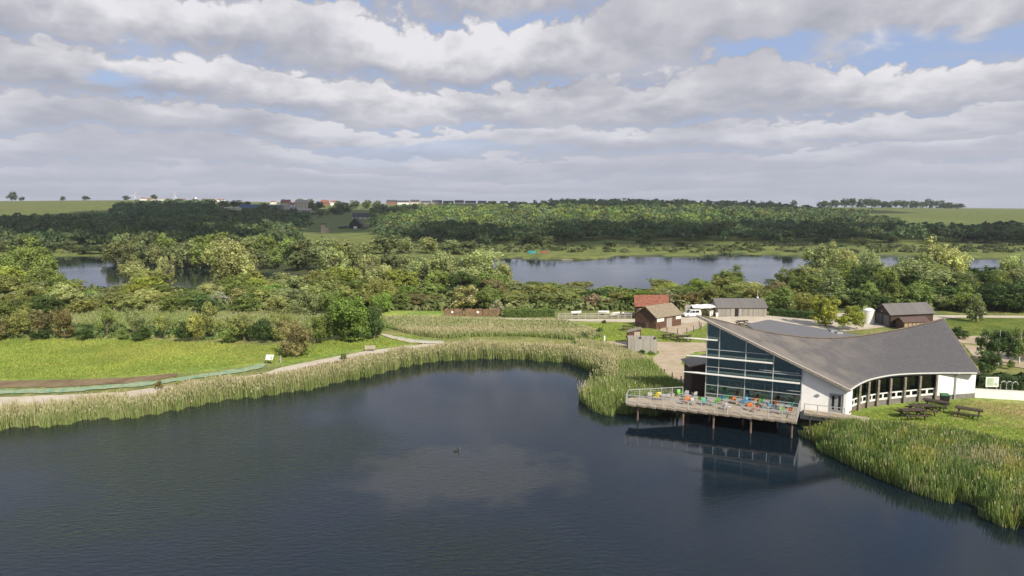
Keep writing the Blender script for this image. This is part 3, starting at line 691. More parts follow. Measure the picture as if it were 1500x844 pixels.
# low annex at the left of the glass
a0 = U(1012, 577, 1.7); a1 = a0 + Vector((4.2, .6, 0)); zt = atY(1010, 537, a0.y).z
mb = MB(); mb.add([a0 + Vector((0, 0, -1.2)), a1 + Vector((0, 0, -1.2)), a1 + Vector((0, 0, zt - 1.7 + .7)), a0 + Vector((0, 0, zt - 1.7))] + [q + Vector((0, 4, 0)) for q in (a0 + Vector((0, 0, -1.2)), a1 + Vector((0, 0, -1.2)), a1 + Vector((0, 0, zt - 1.7 + .7)), a0 + Vector((0, 0, zt - 1.7)))],
                  [(0, 1, 2, 3), (7, 6, 5, 4), (0, 4, 5, 1), (1, 5, 6, 2), (3, 7, 4, 0)])
vb(mb, 'annex_wall', M['darkwood'])
mb = MB(); q = [a0 + Vector((-.5, -.5, zt - 1.7 - .05)), a1 + Vector((0, -.5, zt - 1.7 + .75)), a1 + Vector((0, 4.2, zt - 1.7 + .75)), a0 + Vector((-.5, 4.2, zt - 1.7 - .05))]
mb.slab([x + Vector((0, 0, .16)) for x in q], .14); vb(mb, 'annex_roof', M['timber'])
# rear wing with standing seam roof
Q1 = U(1126, 464.5, 8.1); Q2 = U(1092, 480, 6.9); Q3 = U(1150, 505, 6.3); Q4 = U(1290, 505, 5.3); Q5 = U(1272, 491.5, 6.2)
wm = MB(); Qc = (Q1 + Q2 + Q3 + Q4 + Q5) / 5
wing = [Q1, Q5, Q4, Q3, Q2]
# fit one plane through the outline so the sheet is flat
Xm = np.array([[q.x, q.y, 1] for q in wing]); co, *_ = np.linalg.lstsq(Xm, np.array([q.z for q in wing]), rcond=None)
wing = [Vector((q.x, q.y, float(co[0] * q.x + co[1] * q.y + co[2]))) for q in wing]
def wing_mat():
    m = boards('standing_seam_wing', (0.135, 0.135, 0.145), (0.16, 0.158, 0.166), 0.5, 'X', 0.5, 0.9); return m
wm.slab(wing, .25); vb(wm, 'wing_roof', wing_mat())
mb = MB(); ins = [q.lerp(Qc, .05) for q in wing]
for a, b in zip(ins, ins[1:] + ins[:1]): wallseg(mb, a, b, .9, 0, .2, lambda p: float(co[0] * p.x + co[1] * p.y + co[2]) - .27)
vb(mb, 'wing_wall', M['white'])
for dx in (-2.2, 2.2):
    s_ = U(1223 + dx * 2, 491 + dx * .3, 5.9); z = float(co[0] * s_.x + co[1] * s_.y + co[2])
    mb = MB(); mb.box(s_.x - .5, s_.x + .5, s_.y - .7, s_.y + .7, z - .1, z + .22); f_ = vb(mb, 'skylight', M['steel'])
    mb = MB(); mb.box(s_.x - .42, s_.x + .42, s_.y - .62, s_.y + .62, z + .2, z + .25); vb(mb, 'skylight_pane', M['darkglass'], f_)

# ---------------------------------------------------------------- deck on piles
L1 = U(917, 590.5, ZD); L2 = U(921, 583, ZD); K = U(1000, 578.5, ZD); Rf = U(1167, 617, ZD); Cb = gp(sC, 0.02, ZD); A2 = gp(0, .02, ZD)
deck = empty('deck', (L1.x, L1.y, 0), 0, 'raised timber lakeside deck on piles in front of the glass gable', 'deck')
def dk(mb, name, mat, parent=None, bevel=0):
    o = mb.build(name, mat, None, bevel)
    if parent is None: o.parent = deck; o.matrix_parent_inverse = Matrix.Translation(-deck.location)
    else: o.parent = parent
    return o
fd = (Rf - L1); fd.z = 0; FL = fd.length; fd.normalize(); fn = Vector((fd.y, -fd.x, 0)); fn = fn if fn.y < 0 else -fn
NS = 16; front = []
for i in range(NS):
    a = L1 + fd * (FL * i / NS); b = L1 + fd * (FL * (i + 1) / NS)
    front += [a, b + fn * 0.42]
front_out = front + [Rf]
dpoly = [(p.x, p.y) for p in front + [Cb, A2, K, L2]]
def deckmat(name, ang, w):
    m, t, o = mat_base(name)
    p = t.n('ShaderNodeBsdfPrincipled'); t.l(p.outputs[0], o.inputs[0]); p.inputs['Roughness'].default_value = 0.8
    tc = t.n('ShaderNodeTexCoord'); mp = t.n('ShaderNodeMapping'); mp.vector_type = 'POINT'; mp.inputs['Rotation'].default_value = (0, 0, ang); t.l(tc.outputs['Object'], mp.inputs[0])
    s2 = t.n('ShaderNodeSeparateXYZ'); t.l(mp.outputs[0], s2.inputs[0]); q = t.m('DIVIDE', s2.outputs[0], w); fl = t.m('FLOOR', q); fr = t.m('FRACT', q)
    wn = t.n('ShaderNodeTexWhiteNoise'); wn.noise_dimensions = '1D'; t.l(fl, wn.inputs['W'])
    ns = t.n('ShaderNodeTexNoise'); ns.inputs['Scale'].default_value = 1.1; ns.inputs['Detail'].default_value = 6; t.l(tc.outputs['Object'], ns.inputs['Vector'])
    c = t.mix(t.m('ADD', t.m('MULTIPLY', wn.outputs[0], .5), t.m('MULTIPLY', ns.outputs[0], .6), clamp=True), (0.27, 0.22, 0.165), (0.46, 0.40, 0.31))
    c = t.mix(t.m('MULTIPLY', t.m('LESS_THAN', fr, 0.1), 0.7), c, (0.05, 0.04, 0.03)); t.l(c, p.inputs['Base Color']); return m
M['deckb'] = deckmat('deck_boards', math.atan2(-fn.x, fn.y) + R(8), 0.15)
mb = MB(); mb.prism(dpoly, ZD - .06, ZD); dk(mb, 'deck_boards', M['deckb'])
M['deckedge'] = plain('deck_edge_timber', (0.34, 0.30, 0.24), 0.85, 0.35, 2.5)
mb = MB()
for i in range(0, len(front_out) - 1): mb.bar(front_out[i] + Vector((0, 0, -.16)) + fn * .03, front_out[i + 1] + Vector((0, 0, -.16)) + fn * .03, .05, .18)
dk(mb, 'edge_board', M['deckedge'])
mb = MB()
for i in range(NS + 1):
    a = L1 + fd * (FL * i / NS) + fn * .05; dep = 1.5 + 3.1 * (i / NS if i < 99 else 1)
    b = a - fn * (1.4 + 0.21 * i)
    mb.bar(a + Vector((0, 0, -.17)), b + Vector((0, 0, -.17)), .08, .2)
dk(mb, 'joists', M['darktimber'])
mb = MB()
for k_ in (0.35, 1.9):
    mb.bar(L1 - fn * k_ + Vector((0, 0, -.37)), L1 + fd * FL - fn * k_ + Vector((0, 0, -.37)), .14, .2)
dk(mb, 'bearers', M['darktimber'])
for i, (px, py) in enumerate(((925, 600), (998, 606), (1045, 611), (1101, 618), (1160, 624))):
    t_ = (px - 920) / (1165 - 920); p = L1 + fd * (FL * min(max((U(px, 605, ZD) - L1).dot(fd) / FL, 0.02), .985)) - fn * .3
    mb = MB(); mb.tube([(p.x, p.y, -1.25), (p.x, p.y, ZD - .26)], [.13, .12], 10); mb.tube([(p.x, p.y, ZD - 1.05), (p.x, p.y, ZD - .9)], .15, 10); dk(mb, 'pile', M['pile'])
for i in range(4):
    for kk in (3.2,):
        p = L1 + fd * (FL * (.3 + .2 * i)) - fn * kk; mb = MB(); mb.tube([(p.x, p.y, -1.2), (p.x, p.y, ZD - .26)], .13, 8); dk(mb, 'pile', M['pile'])
def rail_run(pts, name_post, mat, parent_fn, hgt_=1.1, every=1.6, wires=3, z=ZD, wire_mat=None, topw=.11):
    mb = MB(); rl = MB()
    for a, b in zip(pts, pts[1:]):
        L = (b - a).length; n = max(1, round(L / every))
        for k in range(n + 1):
            p = a.lerp(b, k / n); q = MB(); q.bar(Vector((p.x, p.y, z)), Vector((p.x, p.y, z + hgt_)), .085, .085); parent_fn(q, name_post, mat)
        rl.bar(a + Vector((0, 0, hgt_ + z - a.z)), b + Vector((0, 0, hgt_ + z - b.z)), topw, .08)
        for w_ in range(wires):
            zz_ = z + hgt_ * (w_ + 1) / (wires + 1); rl.bar(Vector((a.x, a.y, zz_)), Vector((b.x, b.y, zz_)), .018, .018)
    parent_fn(rl, 'handrail', mat)
rail_run([L1 + fd * .05, Rf - fd * .05 + fn * .0], 'rail_post', M['steel'], dk)
rail_run([Rf, Cb - gd * .05 + gn * .1], 'rail_post', M['steel'], dk)
rail_run([L1, L2, K], 'rail_post', M['steel'], dk, topw=.09)
# balustrade infill: real glass sheets
mb = MB(); 
for i in range(12):
    a = L1 + fd * (FL * i / 12 + .06); b = L1 + fd * (FL * (i + 1) / 12 - .06)
    mb.add([Vector((q.x, q.y, z)) for q, z in ((a, ZD + .12), (b, ZD + .12), (b, ZD + 1.02), (a, ZD + 1.02))], [(0, 1, 2, 3)])

# walkway in front of the white gable
wk = empty('walkway', tuple(gp(sC, 1, 0)[:2]) + (0,), 0, 'narrow timber walkway with handrail below the white wall and grey double door', 'walkway')
def wkp(mb, name, mat, bevel=0):
    o = mb.build(name, mat, None, bevel); o.parent = wk; o.matrix_parent_inverse = Matrix.Translation(-wk.location); return o
end_s = GL + 2.6; outl = []
nst = 8
for i in range(nst):
    s0_ = sC + .45 + (end_s - sC - .45) * i / nst; s1_ = sC + .45 + (end_s - sC - .45) * (i + 1) / nst
    o0 = 1.55; outl += [gp(s0_, o0, 0), gp(s1_, o0 + .22, 0)]
wp = [(p.x, p.y) for p in outl] + [tuple(gp(end_s, .3, 0)[:2]), tuple(gp(GL + .3, .02, 0)[:2]), tuple(gp(sC + .45, .02, 0)[:2])]
mb = MB(); mb.prism(wp, ZD - .1, ZD - .02); wkp(mb, 'walkway_boards', M['deckb'])
mb = MB()
for a, b in zip(outl, outl[1:]): mb.bar(Vector((a.x, a.y, ZD - .2)) + gn * .03, Vector((b.x, b.y, ZD - .2)) + gn * .03, .05, .2)
wkp(mb, 'edge_board', M['deckedge'])
for i in range(5): p = gp(sC + 1.2 + i * 1.5, 1.4, 0); mb = MB(); mb.bar(Vector((p.x, p.y, -.4)), Vector((p.x, p.y, ZD - .1)), .14); wkp(mb, 'support_post', M['darktimber'])
rail_run([gp(sC + .5, 1.5, ZD), gp(GL - .2, 1.5, ZD)], 'rail_post', M['steel'], wkp, wires=1, topw=.04)

# garden wall
gw0 = Eend + Vector((.05, .0, 0)); gw1 = U(1520, 588.5, zg); gw2 = gw1 + (gw1 - gw0) * .6
mb = MB(); wallseg(mb, gw0, gw2, .8, 2.86, .3); o = mb.build('garden_wall', M['white']); tag(o, 'low white garden wall running from the end of the visitor centre', 'wall')
mb = MB(); wallseg(mb, gw0 + Vector((0, -.03, 0)), gw2 + Vector((0, -.03, 0)), 2.862, 2.93, .36); c_ = mb.build('coping', M['whitepaint'], o)

# ================================================================ vegetation
def crown_mesh(seed, kind, nleaf=7000, leaf=0.030):
    r = np.random.default_rng(seed)
    P = []; Nn = []; Lb = []
    if kind == 'bush': cz, rad, vz, nl = 0.34, 0.33, 0.50, 15
    elif kind == 'willow': cz, rad, vz, nl = 0.50, 0.33, 0.38, 19
    elif kind == 'tall': cz, rad, vz, nl = 0.53, 0.31, 0.38, 16
    elif kind == 'thin': cz, rad, vz, nl = 0.60, 0.32, 0.30, 13
    else: cz, rad, vz, nl = 0.50, 0.33, 0.37, 16
    skew = r.normal(size=2) * .06
    lobes = []
    for k in range(nl):
        d = r.normal(size=3); d /= np.linalg.norm(d); rr = rad * r.uniform(0.55, 1.12)
        if kind == 'bush': d[2] = abs(d[2]) * .9 if r.random() < .8 else d[2] * .3
        c = np.array((d[0] * rr, d[1] * rr, cz + d[2] * vz * r.uniform(.6, 1.12)))
        c[:2] += r.normal(size=2) * .04 + skew * (c[2] - .4) * 2
        lobes.append((c, r.uniform(0.07, 0.20) * (0.75 if kind == 'thin' else 1), r.uniform(0.78, 1.2)))
    if kind != 'thin': lobes.append((np.array((0, 0, cz)), 0.22, 0.7))
    cs = np.array([l[0] for l in lobes]); rs = np.array([l[1] for l in lobes]); bs = np.array([l[2] for l in lobes])
    # second level: sprays sitting on every lobe
    sub_c = []; sub_r = []; sub_l = []
    for k in range(len(lobes)):
        ns_ = int(9 + 60 * rs[k])
        d = r.normal(size=(ns_, 3)); d /= np.linalg.norm(d, axis=1)[:, None]
        sub_c.append(cs[k] + d * rs[k] * r.uniform(.55, 1.12, ns_)[:, None] * (1, 1, 1.15)); sub_r.append(r.uniform(.028, .075, ns_)); sub_l.append(np.full(ns_, k))
    sub_c = np.concatenate(sub_c); sub_r = np.concatenate(sub_r); sub_l = np.concatenate(sub_l); sb = r.uniform(.8, 1.22, len(sub_c))
    n = int(nleaf * (0.5 if kind == 'thin' else 1)); pr = sub_r ** 1.7; pr /= pr.sum(); si = r.choice(len(sub_c), n, p=pr); li = sub_l[si]
    d = r.normal(size=(n, 3)); d /= np.linalg.norm(d, axis=1)[:, None]
    p = sub_c[si] + d * sub_r[si][:, None] * r.uniform(.5, 1.25, n)[:, None] * (1, 1, 1.5 if kind in ('willow', 'tall', 'thin') else 1.0)
    stray = r.random(n) < .06; p[stray] += r.normal(size=(stray.sum(), 3)) * .03
    p[:, 2] = np.clip(p[:, 2], 0.0 if kind == 'bush' else 0.10, 1.12)
    p /= np.array((1.02, 1.02, 1.06))
    ol = p - cs[li]; ol /= np.linalg.norm(ol, axis=1)[:, None] + 1e-6
    nr = d * 0.5 + ol * 0.6 + r.normal(size=(n, 3)) * 0.4; nr /= np.linalg.norm(nr, axis=1)[:, None]
    a = np.cross(nr, r.normal(size=(n, 3))); a /= np.linalg.norm(a, axis=1)[:, None]; b = np.cross(nr, a)
    s = leaf * r.uniform(.5, 1.25, n)[:, None]
    V = np.stack([p - a * s * .5 - b * s * .35, p + a * s * .35 - b * s * .5, p + a * s * .55 + b * s * .4, p - a * s * .4 + b * s * .5], 1).reshape(-1, 3)
    bs = bs[sub_l] * sb; li = si
    br = bs[li] * r.uniform(.72, 1.28, n); c = np.stack([br * r.uniform(.9, 1.15, n), br, br * r.uniform(.8, 1.1, n)], 1)
    if kind == 'blossom':
        wm_ = r.random(n) < .13; c[wm_] = np.array((4.2, 3.0, 9)) * r.uniform(.6, 1, (wm_.sum(), 1))
    return V, np.arange(n * 4).reshape(-1, 4), np.repeat(c, 4, 0)
CROWN = {}
for kind, cnt in (('round', 4), ('willow', 5), ('bush', 5), ('tall', 3), ('thin', 3), ('blossom', 2)):
    for k in range(cnt):
        V, F_, c = crown_mesh(100 + 17 * k + len(kind) * 3, kind); CROWN[kind, k] = np_mesh('crown', V, F_, M['leaf'], c)
FARC = [np_mesh('crown', *crown_mesh(900 + k, ('round', 'bush', 'willow')[k % 3], 2200, 0.05)[:2], M['leaf'], crown_mesh(900 + k, ('round', 'bush', 'willow')[k % 3], 2200, 0.05)[2]) for k in range(6)]
def trunk_mesh(seed, mat, multi=False):
    r = random.Random(seed); mb = MB()
    for t_ in range(2 if multi else 1):
        x0 = r.uniform(-.04, .04) * (2 if multi else 1)
        pts = [(x0, 0, -.03), (x0 + r.uniform(-.02, .02), r.uniform(-.02, .02), .2), (x0 * 1.8 + r.uniform(-.04, .04), r.uniform(-.03, .03), .5), (x0 * 2.4, r.uniform(-.04, .04), .82)]
        mb.tube(pts, [.024, .019, .013, .005], 7)
        for k in range(6):
            z = r.uniform(.2, .62); a = r.uniform(0, 6.28); L = r.uniform(.16, .3); b0 = Vector((x0 * 1.5, 0, z))
            mb.tube([b0, b0 + Vector((math.cos(a) * L * .5, math.sin(a) * L * .5, L * .45)), b0 + Vector((math.cos(a) * L, math.sin(a) * L, L * .75))], [.010, .007, .003], 5)
    return mb.mesh('trunk', mat)
TRUNK = {('bark', k): trunk_mesh(k, M['bark'], k == 2) for k in range(3)}; TRUNK['birch', 0] = trunk_mesh(11, M['birch']); TRUNK['birch', 1] = trunk_mesh(12, M['birch'])
PAL = {'pale grey green': (0.38, 0.43, 0.20), 'mid green': (0.20, 0.265, 0.08), 'dark green': (0.085, 0.135, 0.045),
       'yellow green': (0.31, 0.36, 0.08), 'olive green': (0.27, 0.30, 0.105), 'reddish brown': (0.235, 0.215, 0.10), 'grey green': (0.27, 0.315, 0.145), 'fresh green': (0.21, 0.31, 0.07),
       'shaded dark green': (0.085, 0.12, 0.055), 'dull green': (0.16, 0.195, 0.085)}
TREES = []
def plant(x, y, h, wd, kind, colour, where, cat='tree', far=False, bark='bark', name=None, label=None, group=None):
    z = hz1(x, y)
    nm = name or {'tree': 'tree', 'shrub': 'shrub'}[cat]
    e = empty(nm, (x, y, z - .05), random.uniform(0, 6.28)); e['category'] = cat
    if group: e['group'] = group
    me = random.choice(FARC) if far else CROWN[kind, random.randrange(sum(1 for q in CROWN if q[0] == kind))]
    c = link('crown', me, e); c.scale = (wd, wd, h)
    b = PAL[colour]; v = random.uniform(.88, 1.14); hshift = random.uniform(-.06, .06)
    c.color = (b[0] * v * (1 + hshift), b[1] * v, b[2] * v * (1 - hshift), 1)
    if not (far and kind == 'bush') and kind != 'bush':
        t = link('trunk', TRUNK[bark, random.randrange(sum(1 for q in TRUNK if q[0] == bark))], e); t.scale = (h, h, h)
    if label: e['label'] = label
    else: TREES.append((e, x, y, h, wd, kind, colour, where, cat))
    return e
def plant_px(px, ytop, ybase, wpx, kind, colour, where='', **k):
    p = G(px, ybase); h = atY(px, ytop, p.y).z - p.z; wd = wpx / 1000 * p.y
    return plant(p.x, p.y, h / .98, wd, kind, colour, where, **k)

# --- the belt between the two lakes
tx = [-60, 0, 30, 55, 85, 100, 130, 150, 175, 200, 225, 245, 258, 270, 288, 300, 320, 345, 372, 385, 410, 440, 470, 490, 512, 540, 560, 590, 620, 650, 690, 720, 745, 758, 770, 790, 850, 900, 925, 932, 950, 1000, 1035, 1070, 1090, 1120, 1150, 1165, 1190, 1225, 1240, 1262, 1285, 1310, 1335, 1375, 1400, 1410, 1440, 1475, 1500, 1600]
ty = [370, 368, 372, 378, 384, 396, 418, 422, 408, 380, 388, 384, 404, 418, 420, 400, 392, 388, 390, 388, 398, 384, 384, 380, 380, 380, 376, 386, 374, 374, 376, 376, 390, 402, 412, 404, 408, 412, 424, 410, 406, 409, 406, 389, 398, 408, 397, 384, 374, 374, 374, 362, 374, 378, 374, 370, 366, 384, 388, 384, 386, 380]
topy = lambda x: float(np.interp(x, tx, ty))
for (px, yt, yb, wp_, kd, cl) in [(50, 344, 425, 86, 'tall', 'mid green'), (346, 341, 424, 84, 'willow', 'pale grey green'), (246, 368, 418, 34, 'thin', 'pale grey green'), (199, 376, 420, 46, 'willow', 'pale grey green'),
        (488, 361, 418, 60, 'willow', 'pale grey green'), (541, 366, 421, 44, 'tall', 'pale grey green'), (620, 376, 421, 60, 'willow', 'pale grey green'), (652, 360, 424, 62, 'willow', 'pale grey green'), (700, 364, 426, 80, 'willow', 'pale grey green'),
        (738, 384, 428, 50, 'willow', 'pale grey green'), (1195, 356, 425, 78, 'willow', 'grey green'), (1226, 355, 418, 62, 'willow', 'pale grey green'), (1376, 349, 422, 84, 'willow', 'pale grey green'), (1268, 360, 415, 40, 'willow', 'pale grey green'),
        (1345, 372, 436, 96, 'willow', 'grey green'), (1476, 372, 424, 60, 'willow', 'pale grey green'), (1070, 388, 428, 56, 'tall', 'mid green'), (1165, 384, 430, 60, 'round', 'mid green')]:
    plant_px(px, yt, yb, wp_, kd, cl, 'on the bank of the far lake')
random.seed(21)
rows = [(0.0, 424, 48, 'back'), (0.33, 431, 44, 'middle'), (0.66, 440, 42, 'middle'), (1.0, 450, 40, 'front')]
for fr_, yb, step, nm in rows:
    x = -40 + fr_ * 17
    while x < 1560:
        tt = topy(x)
        front = 428 if x < 900 else (425 if x < 1130 else 412)
        if x < 560: front = 425
        yt = tt * (1 - fr_) + front * fr_ + random.uniform(-11, 5) + (8 if fr_ == 0 else 0)
        wt_ = step * random.uniform(1.2, 1.75) * (0.8 if fr_ == 0 else 1)
        yt = max(yt, max(topy(x + q * wt_) for q in (-.4, -.2, 0, .2, .4)) + 2)
        if x > 1150: cl = random.choice(['grey green', 'mid green', 'dark green', 'mid green'])
        elif x > 560 and fr_ > .5: cl = random.choice(['olive green', 'yellow green', 'dark green', 'fresh green', 'mid green', 'olive green', 'reddish brown'])
        elif fr_ < .4: cl = random.choice(['pale grey green', 'grey green', 'mid green', 'olive green', 'yellow green'])
        else: cl = random.choice(['mid green', 'olive green', 'yellow green', 'grey green', 'olive green', 'fresh green', 'mid green', 'pale grey green'])
        kd = random.choice(['round', 'willow', 'bush', 'bush'] if fr_ < .9 else ['bush', 'bush', 'round', 'blossom'])
        xx = x + random.uniform(-7, 7)
        ok = not (fr_ == 1.0 and (1135 < xx < 1200))
        if ok and yt < yb - 8: plant_px(xx, yt - 2, yb + random.uniform(-2.5, 2.5), wt_, kd, cl, nm)
        x += step * random.uniform(.75, 1.1)
# --- scrub and trees in front of the belt on the left, with their own places
for (px, yt, yb, wp_, kd, cl, ct) in [(512, 424, 501, 92, 'round', 'fresh green', 'tree'), (500, 436, 500, 60, 'bush', 'mid green', 'tree'), (548, 440, 497, 42, 'round', 'dark green', 'tree'), (433, 463, 523, 54, 'round', 'reddish brown', 'tree'), (468, 455, 503, 46, 'tall', 'mid green', 'tree'),
        (415, 452, 500, 44, 'round', 'olive green', 'tree'), (312, 440, 496, 46, 'thin', 'olive green', 'tree'), (288, 455, 500, 42, 'bush', 'olive green', 'shrub'), (358, 452, 500, 46, 'round', 'olive green', 'tree'), (385, 456, 502, 40, 'bush', 'dark green', 'shrub'),
        (240, 452, 497, 34, 'thin', 'olive green', 'tree'), (198, 448, 494, 34, 'thin', 'grey green', 'tree'), (157, 448, 493, 36, 'thin', 'mid green', 'tree'), (94, 446, 496, 42, 'round', 'reddish brown', 'tree'), (62, 448, 496, 48, 'round', 'reddish brown', 'tree'),
        (30, 447, 494, 44, 'round', 'olive green', 'tree'), (0, 462, 497, 48, 'bush', 'reddish brown', 'shrub'), (126, 476, 498, 30, 'bush', 'dark green', 'shrub'), (212, 478, 498, 40, 'bush', 'dark green', 'shrub'), (268, 470, 501, 28, 'bush', 'dark green', 'shrub'),
        (335, 478, 503, 36, 'bush', 'mid green', 'shrub'), (180, 482, 498, 24, 'bush', 'mid green', 'shrub'), (60, 478, 498, 30, 'bush', 'dark green', 'shrub'), (20, 430, 470, 60, 'round', 'mid green', 'tree'), (70, 428, 468, 64, 'bush', 'dark green', 'tree'),
        (120, 432, 463, 50, 'round', 'olive green', 'tree'), (190, 430, 462, 52, 'bush', 'olive green', 'tree'), (250, 428, 462, 46, 'round', 'mid green', 'tree'), (300, 430, 463, 54, 'bush', 'dark green', 'tree'), (355, 424, 462, 58, 'round', 'mid green', 'tree'),
        (410, 428, 462, 54, 'bush', 'grey green', 'tree'), (450, 425, 462, 50, 'willow', 'grey green', 'tree'), (486, 420, 462, 52, 'round', 'mid green', 'tree'), (560, 424, 458, 44, 'round', 'fresh green', 'tree'),
        (383, 548, 556, 26, 'bush', 'mid green', 'shrub'), (503, 515, 527, 13, 'bush', 'mid green', 'shrub'), (233, 556, 571, 17, 'bush', 'reddish brown', 'shrub'), (262, 556, 570, 19, 'bush', 'olive green', 'shrub'), (323, 550, 558, 14, 'bush', 'mid green', 'shrub')]:
    plant_px(px, yt, yb, wp_, kd, cl, 'scrub', cat=ct)
# --- right-hand side
for (px, yt, yb, wp_, kd, cl, bk, ct) in [(1208, 428, 478, 60, 'round', 'yellow green', 'bark', 'tree'), (1245, 446, 484, 52, 'bush', 'yellow green', 'bark', 'shrub'), (1184, 425, 462, 60, 'tall', 'olive green', 'bark', 'tree'),
        (1462, 473, 534, 62, 'round', 'dark green', 'birch', 'tree'), (1446, 508, 546, 40, 'round', 'dark green', 'bark', 'tree'), (1492, 474, 534, 48, 'thin', 'mid green', 'birch', 'tree'), (1522, 470, 530, 56, 'round', 'dark green', 'birch', 'tree'),
        (1405, 477, 496, 30, 'bush', 'dark green', 'bark', 'shrub'), (1431, 432, 472, 34, 'blossom', 'mid green', 'bark', 'tree'), (1416, 425, 458, 60, 'bush', 'mid green', 'bark', 'tree'), (1395, 480, 493, 20, 'bush', 'mid green', 'bark', 'shrub'),
        (1290, 428, 452, 50, 'bush', 'dark green', 'bark', 'tree'), (1255, 424, 452, 52, 'round', 'dark green', 'bark', 'tree'), (1325, 420, 450, 60, 'round', 'mid green', 'bark', 'tree'), (1365, 424, 452, 56, 'bush', 'grey green', 'bark', 'tree'),
        (1475, 404, 457, 90, 'round', 'dark green', 'bark', 'tree'), (1530, 400, 457, 90, 'round', 'dark green', 'bark', 'tree'), (1480, 526, 541, 16, 'bush', 'mid green', 'bark', 'shrub'),
        (1265, 436, 455, 24, 'bush', 'dark green', 'bark', 'shrub'), (885, 468, 474, 10, 'bush', 'dark green', 'bark', 'shrub'), (1106, 420, 452, 60, 'bush', 'olive green', 'bark', 'tree'), (1145, 418, 455, 60, 'bush', 'mid green', 'bark', 'tree'),
        (730, 440, 459, 30, 'blossom', 'grey green', 'bark', 'shrub'), (768, 446, 460, 22, 'blossom', 'fresh green', 'bark', 'shrub'), (800, 448, 461, 22, 'bush', 'fresh green', 'bark', 'shrub'), (940, 512, 520, 22, 'bush', 'dark green', 'bark', 'shrub'),
        (954, 513, 519, 12, 'bush', 'mid green', 'bark', 'shrub'), (878, 478, 492, 16, 'bush', 'dark green', 'bark', 'shrub'), (855, 486, 496, 22, 'bush', 'dark green', 'bark', 'shrub')]:
    plant_px(px, yt, yb, wp_, kd, cl, 'right side', cat=ct, bark=bk)
# --- wooded spit in the left lake and the far shore
random.seed(5)
def scatter_row(x0, x1, yb0, yb1, hpx0, hpx1, wpx, cols, where, step):
    x = x0
    while x < x1:
        t_ = (x - x0) / (x1 - x0); yb = yb0 + (yb1 - yb0) * t_ + random.uniform(-1.2, 1.2); hp = random.uniform(hpx0, hpx1)
        plant_px(x, yb - hp, yb, wpx * random.uniform(.8, 1.35), random.choice(['bush', 'round', 'willow']), random.choice(cols), where, far=True); x += step * random.uniform(.75, 1.25)
SP = ['dull green', 'grey green', 'mid green', 'dull green']
scatter_row(172, 330, 385, 391, 26, 40, 40, SP, 'on the wooded spit in the left lake', 19)
scatter_row(180, 520, 375, 384, 24, 42, 42, SP, 'on the wooded spit in the left lake', 24)
scatter_row(385, 620, 394, 398, 26, 42, 42, SP, 'on the wooded spit in the left lake', 24)
scatter_row(540, 700, 372, 372, 22, 34, 38, ['dull green', 'olive green', 'grey green'], 'on the far shore', 27)
scatter_row(-20, 165, 369, 372, 10, 19, 32, ['dull green', 'shaded dark green'], 'on the far shore', 24)
for px, yt, yb, wp_ in [(785, 336, 362, 34), (768, 343, 361, 24), (802, 345, 362, 24), (1150, 332, 360, 34), (895, 352, 362, 30), (943, 350, 360, 28), (1000, 352, 361, 30), (1082, 352, 358, 14), (1262, 346, 360, 30), (1370, 340, 358, 40), (1445, 334, 356, 50), (1490, 330, 358, 44), (855, 358, 362, 12), (1300, 342, 356, 40), (1205, 344, 358, 36)]:
    plant_px(px, yt, yb, wp_, 'bush', random.choice(['dull green', 'shaded dark green']), 'on the marsh beyond the far lake', far=True)
for px, yt, yb, wp_ in [(18, 280.5, 292, 14), (32, 289, 293, 8), (1127, 300, 307, 7), (1162, 299, 307, 10), (1206, 299, 307, 14), (1224, 298, 307, 12), (1237, 295, 307, 10), (1248, 293, 307, 10), (1262, 296, 307, 14), (1276, 296, 307, 14), (1291, 297, 307, 15), (1306, 298, 307, 14), (1322, 297, 307, 15), (1337, 298, 307, 12),
                        (1350, 298, 307, 12), (1361, 294, 307, 9), (1377, 298, 308, 14), (1390, 301, 308, 12), (1404, 302, 308, 13), (92, 290, 294, 10), (125, 289, 294, 14), (186, 289, 294, 12), (226, 287, 294, 10)]:
    yb2 = yb; plant(atY(px, yb, 1480).x, 1480, (yb - yt + 3) * 1.48, wp_ * (2.6 if px > 1200 else 1.6), 'round', 'dark green', 'on the skyline', far=True)

for px, yt, yb, wp_ in [(388, 297, 309, 18), (402, 299, 311, 16), (455, 296, 309, 18), (466, 294, 308, 20), (497, 293, 303, 16), (505, 296, 312, 22), (492, 302, 315, 24), (468, 305, 318, 22), (330, 293, 300, 16), (345, 292, 299, 18), (360, 293, 300, 16), (440, 289, 300, 16), (455, 290, 301, 14), (520, 292, 300, 14), (535, 291, 300, 16), (550, 292, 300, 14), (552, 300, 312, 18)]:
    yb2 = max(yb, 306); q_ = G(px, yb2); plant(q_.x, q_.y, (yb2 - yt) / 1000 * q_.y, wp_ * 1.3 / 1000 * q_.y, 'round', 'dull green', 'round the far village', far=True)
